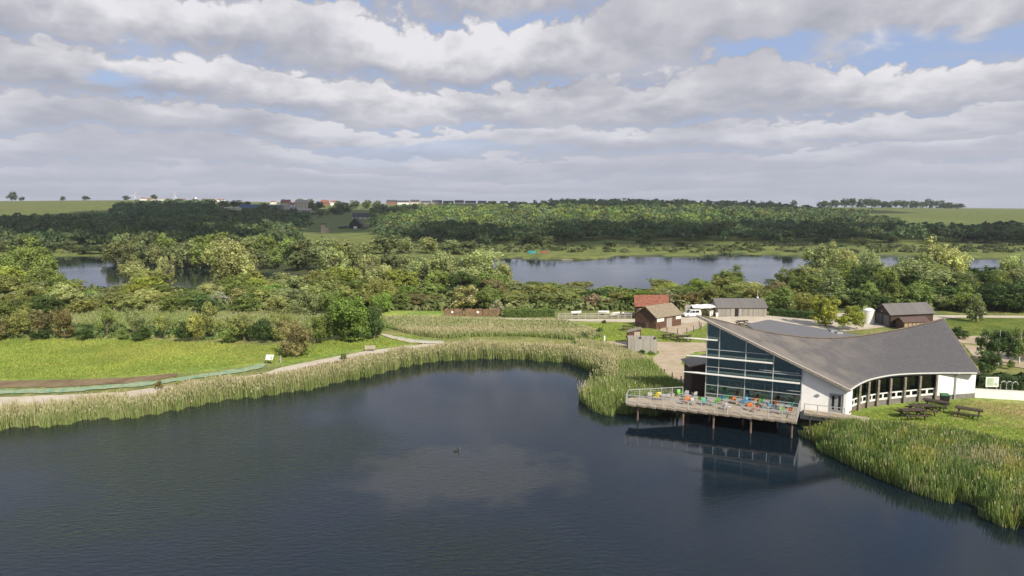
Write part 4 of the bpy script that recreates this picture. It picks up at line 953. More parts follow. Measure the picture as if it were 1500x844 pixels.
# --- woods that read as one mass
def poly_in(P, x, y):
    return poly_sd([(a, b) for a, b in P], x, y) < 0
Z = {'wood_left': ([(-150, 334), (100, 326), (172, 322), (178, 304), (250, 299), (312, 300), (322, 315), (400, 318), (450, 321), (452, 330), (432, 340), (430, 360), (-150, 368)], 'dark broadleaf wood covering the hillside left of the stone tower'),
     'wood_right': ([(556, 350), (548, 322), (556, 311), (700, 306), (765, 303), (850, 296.5), (1000, 296.5), (1130, 303), (1200, 311), (1260, 320), (1320, 335), (1320, 346), (1400, 343), (1650, 340), (1650, 356), (1000, 354), (900, 351), (740, 360), (560, 352)], 'broad green wood covering the ridge beyond the right hand lake')}
for nm, (zp, lab) in Z.items():
    r = np.random.default_rng(hash(nm) % 1000 if False else len(nm)); n = 26000
    Y = np.exp(r.uniform(math.log(400), math.log(1500), n)); px = r.uniform(-150, 1650, n); X = (px - 750) / 1000 * Y; zt_ = hgt(X, Y)
    dep = Y * cp - (zt_ - H) * sp; up = Y * sp + (zt_ - H) * cp; py = 422 - 1000 * up / dep
    ok = poly_in(zp, px, py); X, Y, zt_, px, py = X[ok], Y[ok], zt_[ok], px[ok], py[ok]
    # thin to a natural spacing
    keep = []; cell = {}
    for i in range(len(X)):
        sp_ = 8.5 * (1 + (Y[i] - 400) / 1500); kx, ky = int(X[i] / sp_), int(Y[i] / sp_ / 1.2)
        if (kx, ky) in cell: continue
        cell[kx, ky] = 1; keep.append(i)
    Vs = []; Fs = []; Cs = []; b = 0
    for i in keep:
        nl = 150 if Y[i] < 800 else 90
        lo = r.normal(size=(6, 3)) * (.24, .24, .18) + (0, 0, .62); li = r.integers(0, 6, nl)
        d = r.normal(size=(nl, 3)); d /= np.linalg.norm(d, axis=1)[:, None]; d[:, 2] = np.abs(d[:, 2]) * .9 - .2
        p = lo[li] + d * r.uniform(.2, .34, nl)[:, None]
        wd = r.uniform(8, 17); hh = r.uniform(6, 12.5)
        p = p * (wd, wd, hh * .9) + (X[i], Y[i], zt_[i] - .1)
        nr = d * .8 + r.normal(size=(nl, 3)) * .4; a = np.cross(nr, r.normal(size=(nl, 3))); a /= np.linalg.norm(a, axis=1)[:, None]; bb = np.cross(nr, a); bb /= np.linalg.norm(bb, axis=1)[:, None]
        s = (1.5 if Y[i] < 800 else 2.2) * r.uniform(.6, 1.2, nl)[:, None] * .6
        Vs.append(np.stack([p - a * s - bb * s * .6, p + a * s * .6 - bb * s, p + a * s + bb * s * .7, p - a * s * .7 + bb * s], 1).reshape(-1, 3))
        sun_tint = nm == 'wood_right' and Y[i] > 640 + 60 * math.sin(px[i] / 60) and px[i] < 1060 + 60 * r.normal() and r.random() < .35 + .45 * (math.sin(px[i] / 37) * math.cos(Y[i] / 90) > -.3)
        base = np.array((0.165, 0.23, 0.06)) if sun_tint else np.array((0.10, 0.145, 0.058))  # yellower crowns: sunlight on part of the ridge painted into the leaf colour
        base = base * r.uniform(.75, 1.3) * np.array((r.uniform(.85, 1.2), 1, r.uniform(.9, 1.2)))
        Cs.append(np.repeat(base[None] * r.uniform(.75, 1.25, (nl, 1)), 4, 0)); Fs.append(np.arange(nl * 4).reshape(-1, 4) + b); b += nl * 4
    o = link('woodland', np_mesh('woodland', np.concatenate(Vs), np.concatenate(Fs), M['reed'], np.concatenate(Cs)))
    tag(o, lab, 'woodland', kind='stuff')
# marsh scrub low mass on far plain and hedgerows
def scrub(name, lab, poly_px, n, hgt_rng, wrng, cols, seed, ground=True, world=None):
    r = np.random.default_rng(seed); P = world or wpoly(poly_px); xs = [p.x for p in P]; ys = [p.y for p in P]
    X = r.uniform(min(xs), max(xs), n * 4); Y = r.uniform(min(ys), max(ys), n * 4); ok = (poly_sd(P, X, Y) < 0) & (np.minimum(poly_sd(POND, X, Y), poly_sd(LAKE, X, Y)) > .6); X = X[ok][:n]; Y = Y[ok][:n]; z = hgt(X, Y)
    Vs = []; Cs = []; nl = 60
    for i in range(len(X)):
        d = r.normal(size=(nl, 3)); d /= np.linalg.norm(d, axis=1)[:, None]; d[:, 2] = np.abs(d[:, 2])
        wd = r.uniform(*wrng); hh = r.uniform(*hgt_rng); p = d * r.uniform(.6, 1.05, nl)[:, None] * (wd / 2, wd / 2, hh) + (X[i], Y[i], z[i])
        nr = d + r.normal(size=(nl, 3)) * .4; a = np.cross(nr, r.normal(size=(nl, 3))); a /= np.linalg.norm(a, axis=1)[:, None]; bb = np.cross(nr, a); bb /= np.linalg.norm(bb, axis=1)[:, None]
        s = wd * .09 * r.uniform(.6, 1.3, nl)[:, None]
        Vs.append(np.stack([p - a * s - bb * s * .6, p + a * s * .6 - bb * s, p + a * s + bb * s * .7, p - a * s * .7 + bb * s], 1).reshape(-1, 3))
        base = np.array(cols[r.integers(len(cols))]) * r.uniform(.8, 1.2); Cs.append(np.repeat(base[None] * r.uniform(.75, 1.25, (nl, 1)), 4, 0))
    V = np.concatenate(Vs); o = link(name, np_mesh(name, V, np.arange(len(V)).reshape(-1, 4), M['reed'], np.concatenate(Cs))); tag(o, lab, name.replace('_', ' '), kind='stuff'); return o
scrub('undergrowth', 'low scrub and brambles filling the belt between the two lakes', None, 2000, (1.2, 2.9), (3, 6.5), [(0.16, 0.20, 0.07), (0.12, 0.16, 0.05), (0.20, 0.22, 0.09)], 3, world=[Vector((-190, 172, 0)), Vector((190, 172, 0)), Vector((215, 203, 0)), Vector((-215, 203, 0))])
scrub('scrub', 'dull green scrub dotted over the marsh beyond the far lake', None, 500, (.8, 2.4), (3, 9), [(0.09, 0.115, 0.042), (0.07, 0.095, 0.04), (0.12, 0.14, 0.06)], 4, world=[Vector((-420, 372, 0)), Vector((420, 372, 0)), Vector((470, 440, 0)), Vector((-470, 440, 0))])
scrub('heath', 'dark heathy scrub on the slope below the left hand field', None, 1900, (2.0, 4.5), (7, 13), [(0.08, 0.105, 0.042), (0.085, 0.10, 0.045), (0.06, 0.085, 0.035)], 6, world=[Vector((-700, 450, 0)), Vector((-190, 440, 0)), Vector((-270, 560, 0)), Vector((-420, 740, 0)), Vector((-900, 800, 0))])
scrub('nettles', 'rough nettles and brambles along the back of the mown field', [(-40, 470), (560, 474), (560, 486), (400, 500), (200, 497), (-40, 497)], 420, (.4, 1.3), (1.2, 3.2), [(0.14, 0.20, 0.06), (0.19, 0.22, 0.08), (0.10, 0.15, 0.05)], 8)

# --- reeds and grasses
def blades(name, lab, X, Y, z0, h, w_, lean, cb, ct, seed, plume=0.0, cat='reeds'):
    r = np.random.default_rng(seed); n = len(X); a = r.uniform(0, np.pi, n); dx = np.cos(a) * w_ / 2; dy = np.sin(a) * w_ / 2
    lx = r.normal(size=n) * lean * h - .05 * h; ly = r.normal(size=n) * lean * h
    v0 = np.stack([X - dx, Y - dy, z0], 1); v1 = np.stack([X + dx, Y + dy, z0], 1)
    v2 = np.stack([X + lx + dx * .45, Y + ly + dy * .45, z0 + h], 1); v3 = np.stack([X + lx - dx * .45, Y + ly - dy * .45, z0 + h], 1)
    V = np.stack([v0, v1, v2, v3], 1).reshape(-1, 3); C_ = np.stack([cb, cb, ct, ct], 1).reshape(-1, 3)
    if plume > 0:
        k = r.random(n) < plume; m = k.sum(); L = r.uniform(.2, .38, m); ww = r.uniform(.06, .11, m); tx_ = (X + lx)[k]; ty_ = (Y + ly)[k]; tz = (z0 + h)[k] - .05; a2 = r.uniform(0, np.pi, m)
        p0 = np.stack([tx_ - np.cos(a2) * ww / 2, ty_ - np.sin(a2) * ww / 2, tz], 1); p1 = np.stack([tx_ + np.cos(a2) * ww / 2, ty_ + np.sin(a2) * ww / 2, tz], 1)
        p2 = np.stack([tx_ + ww - .06, ty_, tz + L], 1); p3 = np.stack([tx_ - .02 - .06, ty_, tz + L], 1)
        V = np.concatenate([V, np.stack([p0, p1, p2, p3], 1).reshape(-1, 3)]); pc = np.array((.47, .42, .29)) * r.uniform(.7, 1.2, (m, 1)); C_ = np.concatenate([C_, np.repeat(pc, 4, 0)])
    o = link(name, np_mesh(name, V, np.arange(len(V)).reshape(-1, 4), M['reed'], C_)); tag(o, lab, cat, kind='stuff'); return o
def clumps(X, Y): return 1 + .16 * np.sin(X * 2.1 + 1.7 * np.sin(Y * 1.3)) * np.cos(Y * 1.9 + X * .4) + .12 * np.sin(X * 5.3 + Y * 3.1)
def sample(P, n, seed, smin=None, smax=None):
    r = np.random.default_rng(seed); xs = [p.x for p in P]; ys = [p.y for p in P]; ox = []; oy = []
    cnt = 0
    while cnt < n:
        X = r.uniform(min(xs), max(xs), 60000); Y = r.uniform(min(ys), max(ys), 60000); ok = poly_sd(P, X, Y) < 0; X, Y = X[ok], Y[ok]
        if smin is not None:
            s = poly_sd(POND, X, Y); wob = .7 * np.sin(X * .9) + .5 * np.sin(X * .37 + Y * .6); ok = (s > smin + wob * .55 + .5 * np.sin(X * 2.3 + Y)) & (s < smax + wob); X, Y = X[ok], Y[ok]
        if len(X) == 0: break
        ox.append(X); oy.append(Y); cnt += len(X)
    return np.concatenate(ox)[:n], np.concatenate(oy)[:n]
def patch(X, Y, f, ph=0.0): return .5 + .5 * np.sin(X * f + ph + 2 * np.sin(Y * f * .7)) * np.cos(Y * f * 1.3 - ph + np.sin(X * f * 1.9))
GRN = np.array((0.19, 0.27, 0.07)); GR2 = np.array((0.10, 0.155, 0.033)); TAN = np.array((0.50, 0.445, 0.29)); TA2 = np.array((0.33, 0.29, 0.16))
def colmix(r, n, tanf):
    t = np.clip(tanf + r.normal(size=n) * .18, 0, 1)[:, None]; c = GRN * (1 - t) + TAN * t
    return c * r.uniform(.75, 1.25, (n, 1))
r = np.random.default_rng(3)
# the long band on the left and round the top of the pond
P = wpoly([(-200, 560), (200, 560), (400, 535), (560, 500), (700, 480), (860, 490), (905, 530), (905, 560), (870, 565)]) + [Vector((8, 84, 0)), Vector((-70, 60, 0)), Vector((-110, 70, 0))]
X, Y = sample(P, 52000, 11, -1.0, 3.4); s = poly_sd(POND, X, Y); n = len(X); pt = patch(X, Y, .35)
h = np.where(s < 1.2, 2.1, 2.1 - (s - 1.2) * .42) * np.where(r.random(n) < .15, r.uniform(.35, .75, n), r.uniform(.72, 1.15, n)) * (.82 + .3 * pt) * clumps(X, Y)
tanb = np.clip(.30 + .16 * s, 0, .9); tant = np.clip(.45 + .18 * s + .25 * (pt - .5), 0, 1)
blades('reeds', 'long band of tan and green reeds curving round the left and far shore of the pond', X, Y, hgt(X, Y) - .05, h, r.uniform(.05, .10, n), .09, colmix(r, n, tanb * .8), colmix(r, n, tant), 1, .16)
# left of the deck
P = wpoly([(842, 500), (900, 508), (950, 528), (975, 552), (1000, 566), (1010, 585), (940, 606), (870, 606), (850, 590), (850, 560), (880, 550), (850, 525)])
X, Y = sample(P, 20000, 12, -1.0, 60); s = poly_sd(POND, X, Y); n = len(X); pt = patch(X, Y, .3, 2)
h = np.where(s < 2.5, 1.65, .95) * r.uniform(.65, 1.15, n); pyx = np.array([toPix((a_, b_, 1))[1] for a_, b_ in zip(X, Y)])
tf = np.where((pyx < 532) & (s > 3), .75, .12) + .3 * (pt - .5)
blades('reeds', 'green reeds with a pale patch on the bank left of the deck', X, Y, hgt(X, Y) - .05, h, r.uniform(.05, .11, n), .12, colmix(r, n, tf * .5), colmix(r, n, tf), 2, .01)
# big bed at the right
P = [U(1172, 622, 1.2), U(1215, 620, 1.2), U(1262, 621, 1.2), U(1330, 629, 1.2), U(1400, 636, 1.2), U(1450, 645, 1.2), U(1500, 655, 1.2), U(1600, 660, 1.2), Vector((62, 44, 0)), Vector((44, 52, 0)), Vector((28, 66, 0)), Vector((27, 76, 0))]
X, Y = sample(P, 54000, 13, -0.95, 60); s = poly_sd(POND, X, Y); n = len(X); pt = patch(X, Y, .33, 1); inner = np.clip(-poly_sd(P, X, Y) / 2.5, .25, 1)
h = (1.0 + .9 * smooth((6 - s) / 5)) * inner ** .6 * np.where(r.random(n) < .2, r.uniform(.3, .7, n), r.uniform(.68, 1.18, n)) * (.8 + .35 * pt) * clumps(X, Y)
cen = U(1440, 668, 2); tf = .03 + .75 * np.exp(-(((X - cen.x) / 5.0) ** 2 + ((Y - cen.y) / 2.2) ** 2)) + .12 * (pt - .5)
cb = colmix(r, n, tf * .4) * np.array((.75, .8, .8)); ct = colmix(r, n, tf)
dk_ = (patch(X, Y, .8, 3) < .45)[:, None]; ct = np.where(dk_, ct * np.array((.62, .74, .72)), ct); yl_ = (patch(X, Y, .5, 7) > .62)[:, None]; ct = np.where(yl_, ct * np.array((1.35, 1.15, .9)), ct); dead = (r.random(n) < .07)[:, None]; ct = np.where(dead, TAN, ct); cb = np.where(dead, TAN * .8, cb)
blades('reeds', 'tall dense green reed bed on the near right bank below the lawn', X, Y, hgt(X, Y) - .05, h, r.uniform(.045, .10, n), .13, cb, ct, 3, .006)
# wet meadow beyond the pond
P = wpoly([(566, 469), (700, 470), (830, 474), (862, 484), (884, 494), (864, 500), (760, 493), (690, 494), (650, 497), (600, 490), (566, 480)])
X, Y = sample(P, 36000, 14); n = len(X); pyx = np.array([toPix((a_, b_, 1))[1] for a_, b_ in zip(X, Y)]); pt = patch(X, Y, .16, 4)
tf = np.clip(.25 + .65 * np.exp(-((pyx - 487) / 3.5) ** 2) + .55 * (pt - .5), 0, 1); h = r.uniform(.6, 1.25, n) * (.7 + .5 * pt)
blades('sedge', 'wet meadow of sedge in green and straw bands beyond the pond reeds', X, Y, hgt(X, Y) - .03, h, r.uniform(.07, .15, n), .15, colmix(r, n, tf * .6), colmix(r, n, tf), 4, .1, 'sedge')
# left clearing reeds
P = wpoly([(-60, 458), (200, 459), (400, 466), (565, 468), (566, 484), (400, 486), (300, 480), (100, 478), (-60, 482)])
X, Y = sample(P, 26000, 15); n = len(X); pt = patch(X, Y, .14, 1); tf = np.clip(.12 + .5 * (pt - .4), 0, 1)
blades('sedge', 'tall straw and green sedge in the clearing behind the thin trees', X, Y, hgt(X, Y) - .03, r.uniform(.7, 1.6, n), r.uniform(.08, .17, n), .12, colmix(r, n, tf * .6), colmix(r, n, tf), 5, .1, 'sedge')
# mown field and lawns: short tufts
LUSH = np.array((0.26, 0.36, 0.08))
def grass(lab, P, n, seed, h0, h1, w0, w1, tone=LUSH, smin=None):
    X, Y = sample(P, n, seed, smin, 999 if smin is not None else None); r = np.random.default_rng(seed); n = len(X); pt = patch(X, Y, .22, seed)
    ct = tone * r.uniform(.7, 1.3, (n, 1)) * (.8 + .35 * pt[:, None]) * np.stack([r.uniform(.9, 1.35, n), np.ones(n), np.ones(n)], 1)
    yl = smooth((patch(X, Y, .075, seed) - .45) / .3)[:, None] * .8; ct = ct * (1 - yl) + ct * np.array((1.24, 1.06, 1.25)) * yl
    px_ = 750 + 1000 * X / Y; dr = ((px_ > 1415) & (Y > 78) & (patch(X, Y, .5, 2) > .35))[:, None]; ct = np.where(dr, np.array((.40, .35, .17)) * r.uniform(.8, 1.2, (n, 1)), ct)
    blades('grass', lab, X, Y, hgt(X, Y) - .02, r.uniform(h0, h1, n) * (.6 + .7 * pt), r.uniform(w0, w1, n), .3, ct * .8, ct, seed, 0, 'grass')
grass('lush bright grass covering the mown field on the left', wpoly([(-60, 498), (200, 497), (385, 507), (470, 500), (560, 490), (600, 492), (640, 500), (560, 508), (460, 522), (405, 533), (380, 530), (262, 547), (100, 555), (-60, 555)]), 34000, 31, .10, .32, .10, .26)
grass('short green lawn in front of the curved windows', [U(1262, 618, 1.7), U(1250, 610, 1.7), U(1300, 598, 1.7), U(1370, 591, 1.7), U(1427, 588, 1.7), U(1520, 593, 1.7), U(1600, 600, 1.7), U(1600, 665, 1.7), U(1500, 656, 1.5), U(1400, 638, 1.5), U(1320, 630, 1.4)], 26000, 32, .05, .14, .05, .12, np.array((0.23, 0.32, 0.065)))
grass('green between the curved path and the small sheds', wpoly([(832, 474), (930, 474), (965, 486), (998, 493), (1036, 480), (1036, 502), (930, 500), (866, 500), (884, 492)]), 14000, 33, .06, .18, .08, .2)
grass('rough verge between the gravel path and the pond reeds', wpoly([(405, 551), (470, 537), (545, 523), (600, 515), (655, 507), (700, 503), (700, 508), (600, 528), (480, 548), (400, 565), (250, 590), (-60, 612), (-60, 603), (180, 590), (330, 564)]), 20000, 34, .2, .7, .08, .18, np.array((0.21, 0.20, 0.085)), 0.5)

# --- tree labels: each singles one tree out
LM = [(-200, 'left of the big pale willow'), (300, 'near the big pale willow'), (400, 'left of the bushy green tree'), (570, 'behind the bushy green tree'), (640, 'behind the brown screens'), (735, 'behind the clipped hedge'), (815, 'behind the rail fence'), (925, 'behind the red roofed barn'), (985, 'behind the white awning'), (1050, 'behind the long grey shed'),
      (1130, 'behind the gravel yard'), (1230, 'behind the garage barn'), (1380, 'by the right hand road')]
def landmark(px):
    s_ = LM[0][1]
    for a, b in LM:
        if px >= a: s_ = b
    return s_
KW = {'round': 'round', 'willow': 'billowy', 'bush': 'bushy', 'tall': 'upright', 'thin': 'thin', 'blossom': 'white flowering'}
ORD = ['leftmost', 'second', 'third', 'fourth', 'fifth', 'sixth', 'seventh', 'eighth', 'ninth', 'tenth', 'eleventh', 'twelfth', 'thirteenth', 'fourteenth', 'fifteenth', 'sixteenth', 'seventeenth', 'eighteenth', 'nineteenth', 'twentieth']
from collections import defaultdict
bins = defaultdict(list)
for e, x, y, h_, w_, kd, cl, where, cat in TREES:
    px, py = toPix((x, y, h_ / 2))
    if where in ('back', 'middle', 'front'): loc = {'back': 'at the back', 'middle': 'in the middle', 'front': 'at the front'}[where] + ' of the belt ' + landmark(px); e['group'] = 'trees in the belt between the lakes'
    elif where == 'scrub': loc = 'in the scrub behind the mown field' if py < 505 else 'on the verge above the pond reeds'; e['group'] = 'trees and shrubs round the mown field'
    elif where == 'right side': loc = landmark(px); e['group'] = 'trees and shrubs near the buildings'
    else: loc = where; e['group'] = 'trees ' + where
    far_ = y > 260
    bins[(cl, '' if far_ else KW[kd], cat, loc)].append((px, e))
for (cl, kw, cat, loc), L in bins.items():
    L.sort(key=lambda q: q[0])
    for i, (px, e) in enumerate(L):
        d = ' '.join(x for x in (kw, cl, cat) if x)
        if len(L) == 1: lab = f'{d} {loc}'
        elif i == len(L) - 1: lab = f'rightmost {d} {loc}'
        else: lab = (f'{ORD[i]} {d} {loc}' if i == 0 else f'{ORD[min(i,19)]} from left {d} {loc}')
        e['label'] = ' '.join(lab.split()[:16])

# ================================================================ sheds, barns and yard things
def rx_part(parent):
    def f(mb, name, mat, sub=None, bevel=0):
        o = mb.build(name, mat, None, bevel)
        if sub is None: o.parent = parent; o.matrix_parent_inverse = Matrix.Translation(-parent.location)
        else: o.parent = sub
        return o
    return f
class Shed:
    """gabled building: corner c, ridge runs along 'al', width along 'wd'"""
    def __init__(s, name, label, cat, c, al, wd, wh, rh, wall, roof, over=.35, group=None, rth=.12):
        s.c, s.wh, s.rh = c, wh, rh; s.al = Vector((al.x, al.y, 0)); s.wd = Vector((wd.x, wd.y, 0)); s.L = s.al.length; s.W = s.wd.length; s.a = s.al.normalized(); s.w = s.wd.normalized()
        s.e = empty(name, (c.x, c.y, c.z), 0, label, cat, group); s.part = rx_part(s.e)
        z0 = c.z - .4; mb = MB(); P = s.P
        q = [P(0, 0, -.4), P(s.L, 0, -.4), P(s.L, s.W, -.4), P(0, s.W, -.4), P(0, 0, wh), P(s.L, 0, wh), P(s.L, s.W, wh), P(0, s.W, wh), P(0, s.W / 2, rh - .05), P(s.L, s.W / 2, rh - .05)]
        mb.add(q, [(0, 1, 5, 4), (1, 2, 6, 9, 5), (2, 3, 7, 6), (3, 0, 4, 8, 7), (0, 3, 2, 1), (4, 5, 9, 8), (7, 8, 9, 6)])
        s.wallo = s.part(mb, 'wall', wall)
        sl = (rh - wh) / (s.W / 2); mb = MB()
        for sg in (0, 1):
            ye = -over if sg == 0 else s.W + over; ze = wh - sl * over + .1
            mb.slab([P(-over, ye, ze), P(s.L + over, ye, ze), P(s.L + over, s.W / 2, rh + .1), P(-over, s.W / 2, rh + .1)], rth)
        s.roofo = s.part(mb, 'roof', roof)
    def P(s, x, y, z): return s.c + s.a * x + s.w * y + Vector((0, 0, z))
    def panel(s, name, mat, face, u0, u1, z0, z1, proud=.04, sub=None, th=.06):
        mb = MB(); n = -s.w if face == 'long' else -s.a
        pf = (lambda u, z, o: s.P(u, 0, z) + n * o) if face == 'long' else (lambda u, z, o: s.P(0, u, z) + n * o)
        vs = [pf(u, z, o) for o in (proud, proud - th) for u, z in ((u0, z0), (u1, z0), (u1, z1), (u0, z1))]
        mb.add(vs, [(0, 1, 2, 3), (7, 6, 5, 4), (0, 4, 5, 1), (1, 5, 6, 2), (2, 6, 7, 3), (3, 7, 4, 0)]); return s.part(mb, name, mat, sub)
# brown shed
c = G(961, 482.5); s1 = Shed('timber_shed', 'brown boarded shed with mossy tiled roof inside the low wire fence', 'shed', c, G(997.5, 476.7) - c, G(930, 477.5) - c, 2.65, 4.7, M['brownwood'], M['tileroof'])
d_ = s1.panel('door', M['greywoodY'], 'long', s1.L * .41, s1.L * .62, .05, 2.05)
s1.panel('window', M['whitepaint'], 'long', .25, s1.L * .30, 1.55, 2.3); s1.panel('window', M['whitepaint'], 'long', s1.L * .78, s1.L * .99, 1.55, 2.2)
f_ = s1.panel('store_box', M['darkwood'], 'gable', s1.W * .35, s1.W * .8, -.1, 1.2, .9, th=.9)
# red roofed barn
c = G(932, 468); r2 = G(977, 468); s2 = Shed('red_roofed_barn', 'small dark barn with orange clay tile roof behind the brown shed', 'barn', c, r2 - c, Vector((0.8, 6.5, 0)), atY(950, 447.5, c.y).z - c.z, atY(950, 432.5, c.y + 3.3).z - c.z, M['darkwood'], M['redtile'], .5)
s2.panel('pink_wall_panel', plain('pinkish_render', (.50, .36, .28), .9), 'long', s2.L * .10, s2.L * .36, 0, 2.6)
# long grey shed
c = G(1050.8, 464); r2 = G(1122.5, 464); s3 = Shed('long_timber_shed', 'long low weathered grey timber shed with grey roof beside the gravel yard', 'shed', c, r2 - c, Vector((0, 6.2, 0)), atY(1080, 450.5, c.y).z - c.z, atY(1080, 437.5, c.y + 3.1).z - c.z, M['greywood'], M['sheetroof'], .3)
s3.panel('door_opening', M['black'], 'long', s3.L * .355, s3.L * .425, 0, 1.95, .03); s3.panel('door', M['greywoodY'], 'long', s3.L * .43, s3.L * .50, 0, 2.05, .07); s3.panel('door', M['greywoodY'], 'long', s3.L * .27, s3.L * .345, 0, 2.05, .07)
for k in (.08, .18, .52, .62, .73, .84, .95): s3.panel('batten', M['timber'], 'long', s3.L * k, s3.L * k + .08, 0, s3.wh - .05, .05)
mb = MB(); m0 = s3.P(s3.L * .9, s3.W * .5, s3.rh); mb.tube([m0, m0 + Vector((0, 0, 2.2))], .04, 6); s3.part(mb, 'mast', M['whitepaint']); mb = MB(); mb.tube([m0 + Vector((0, 0, .1)), m0 + Vector((0, 0, .45))], .25, 10); s3.part(mb, 'roof_vent', M['whitepaint'])
# garage barn
c = G(1304, 480); s4 = Shed('garage_barn', 'dark brown barn with grey roof and two grey roller doors', 'barn', c, G(1366, 477) - c, G(1281, 473) - c, atY(1304, 460.5, c.y).z - c.z, atY(1292, 445.5, (c.y + G(1281, 473).y) / 2).z - c.z, M['darkwood'], M['sheetroof'], .4)
s4.panel('roller_door', M['doorgrey'], 'gable', s4.W * .10, s4.W * .44, 0, 2.5); s4.panel('roller_door', M['doorgrey'], 'gable', s4.W * .54, s4.W * .92, 0, 2.5); s4.panel('wall_light', M['whitepaint'], 'gable', s4.W * .56, s4.W * .60, 3.0, 3.2, .1)
c4 = s4.P(1.0, -3.4, 0); s5 = Shed('lean_to_store', 'low brown store with slatted timber front beside the dark garage barn', 'shed', c4 + Vector((0, 0, -.0)), s4.a * 6.2, s4.w * 3.0, 1.75, 2.5, M['brownwood'], plain('brown_sheet_roof', (.11, .075, .062), .6), .3)
for k in range(6): s5.panel('slat_panel', plain('tan_slats', (.38, .30, .19), .8) if k == 0 else bpy.data.materials['tan_slats'], 'long', .15 + k * 1.02, .15 + k * 1.02 + .8, .1, 1.6)
# white water tank
p = G(1272, 474); e = empty('water_tank', p, 0, 'round white tank with domed lid beside the dark garage barn', 'tank'); pt = rx_part(e); mb = MB(); R_ = 1.25; hT = 3.0
mb.tube([p + Vector((0, 0, -.1)), p + Vector((0, 0, hT))], R_, 24); pt(mb, 'drum', M['whitepaint'])
mb = MB(); mb.tube([p + Vector((0, 0, hT)), p + Vector((0, 0, hT + .12)), p + Vector((0, 0, hT + .42)), p + Vector((0, 0, hT + .6))], [R_ * 1.04, R_ * 1.03, R_ * .6, R_ * .15], 24); pt(mb, 'lid', M['carwhite'])
# bin store
c = G(920, 516); r2 = G(962, 517); c = Vector((c.x, c.y, c.z)); al = (r2 - c); L = Vector((al.x, al.y, 0)).length; hb = atY(940, 496.5, c.y).z - c.z
e = empty('bin_store', c, 0, 'open topped weathered timber enclosure beside the curved gravel path', 'enclosure'); pt = rx_part(e); a_ = Vector((al.x, al.y, 0)).normalized(); b_ = Vector((-a_.y, a_.x, 0)); D = 3.2
for nm, (u0, v0, u1, v1) in (('front_fence', (0, 0, L, 0)), ('back_fence', (0, D, L, D)), ('side_fence', (0, .08, 0, D - .08)), ('side_fence', (L, .08, L, D - .08)), ('divider', (L * .48, .1, L * .48, D - .1))):
    mb = MB(); p0 = c + a_ * u0 + b_ * v0; p1 = c + a_ * u1 + b_ * v1; wallseg(mb, p0, p1, c.z - .2, c.z + hb - (.25 if nm == 'divider' else 0), .07) if abs(u1 - u0) > .1 else mb.bar(p0 + Vector((0, 0, hb / 2)), p1 + Vector((0, 0, hb / 2)), .07, hb); pt(mb, nm, M['greywoodY'])
p0 = c + a_ * (L * .28) + b_ * (D + 3.5); e = empty('kiosk', p0, 0, 'small dark timber kiosk with sloping top behind the weathered bin enclosure', 'kiosk'); pt = rx_part(e)
mb = MB(); q = [Vector((x, y, 0)) for x, y in ((-1.2, -.8), (1.2, -.8), (1.2, .8), (-1.2, .8))]; z0 = p0.z - .1
mb.add([p0 + v for v in q] + [p0 + v + Vector((0, 0, zz_)) for v, zz_ in zip(q, (2.7, 3.3, 3.3, 2.7))], [(3, 2, 1, 0), (4, 5, 6, 7), (0, 1, 5, 4), (1, 2, 6, 5), (2, 3, 7, 6), (3, 0, 4, 7)]); pt(mb, 'body', M['brownwood'])
mb = MB(); mb.slab([p0 + Vector((-1.4, -1, 2.68)), p0 + Vector((1.4, -1, 3.38)), p0 + Vector((1.4, 1, 3.38)), p0 + Vector((-1.4, 1, 2.68))], .1); pt(mb, 'roof', M['timber'])
mb = MB(); mb.box(p0.x - .1, p0.x + 1.0, p0.y - .85, p0.y - .8, z0 + 1.0, z0 + 2.8); pt(mb, 'pale_panel', M['stone'])
# red lifebuoy post
p = G(919, 500); e = empty('lifebuoy_stand', p, 0, 'red lifebuoy housing on a post left of the bin enclosure', 'lifebuoy'); pt = rx_part(e); mb = MB(); mb.bar(p, p + Vector((0, 0, 1.3)), .1); pt(mb, 'post', M['timber'])
mb = MB(); mb.tube([p + Vector((0, -.1, .95)), p + Vector((0, -.22, .95))], .38, 14); pt(mb, 'housing', M['redpaint'])

# van
def wheel(pt, c, ax, r_=.33, w_=.22):
    mb = MB(); mb.tube([c - ax * w_ / 2, c + ax * w_ / 2], r_, 16); wo_ = pt(mb, 'wheel', M['rubber']); mb = MB(); mb.tube([c - ax * (w_ / 2 + .01), c + ax * (w_ / 2 + .01)], r_ * .58, 10); pt(mb, 'rim', M['steel'], wo_)
p = G(1013.5, 464.5); rz_ = R(8); e = empty('parked_van', p, 0, 'white van with rear side windows parked by the white awning', 'van'); pt = rx_part(e); RM = Matrix.Translation(p) @ Matrix.Rotation(rz_, 4, 'Z')
side = [(-2.15, .45), (-2.1, .85), (-1.55, 1.02), (-1.2, 1.08), (-.55, 1.72), (-.2, 1.84), (1.5, 1.84), (1.85, 1.75), (2.0, 1.1), (2.02, .42), (1.65, .3), (-1.9, .3)]
mb = MB(); vs = []
for yy, k in ((-.84, 1), (.84, 1)):
    vs += [RM @ Vector((x, yy * (1 if z < 1.15 else .9), z)) for x, z in side]
n = len(side); mb.add(vs, [tuple(range(n)), tuple(range(n, 2 * n))[::-1]] + [(i, n + i, n + (i + 1) % n, (i + 1) % n) for i in range(n)]); pt(mb, 'body', M['carwhite'], None, .03)
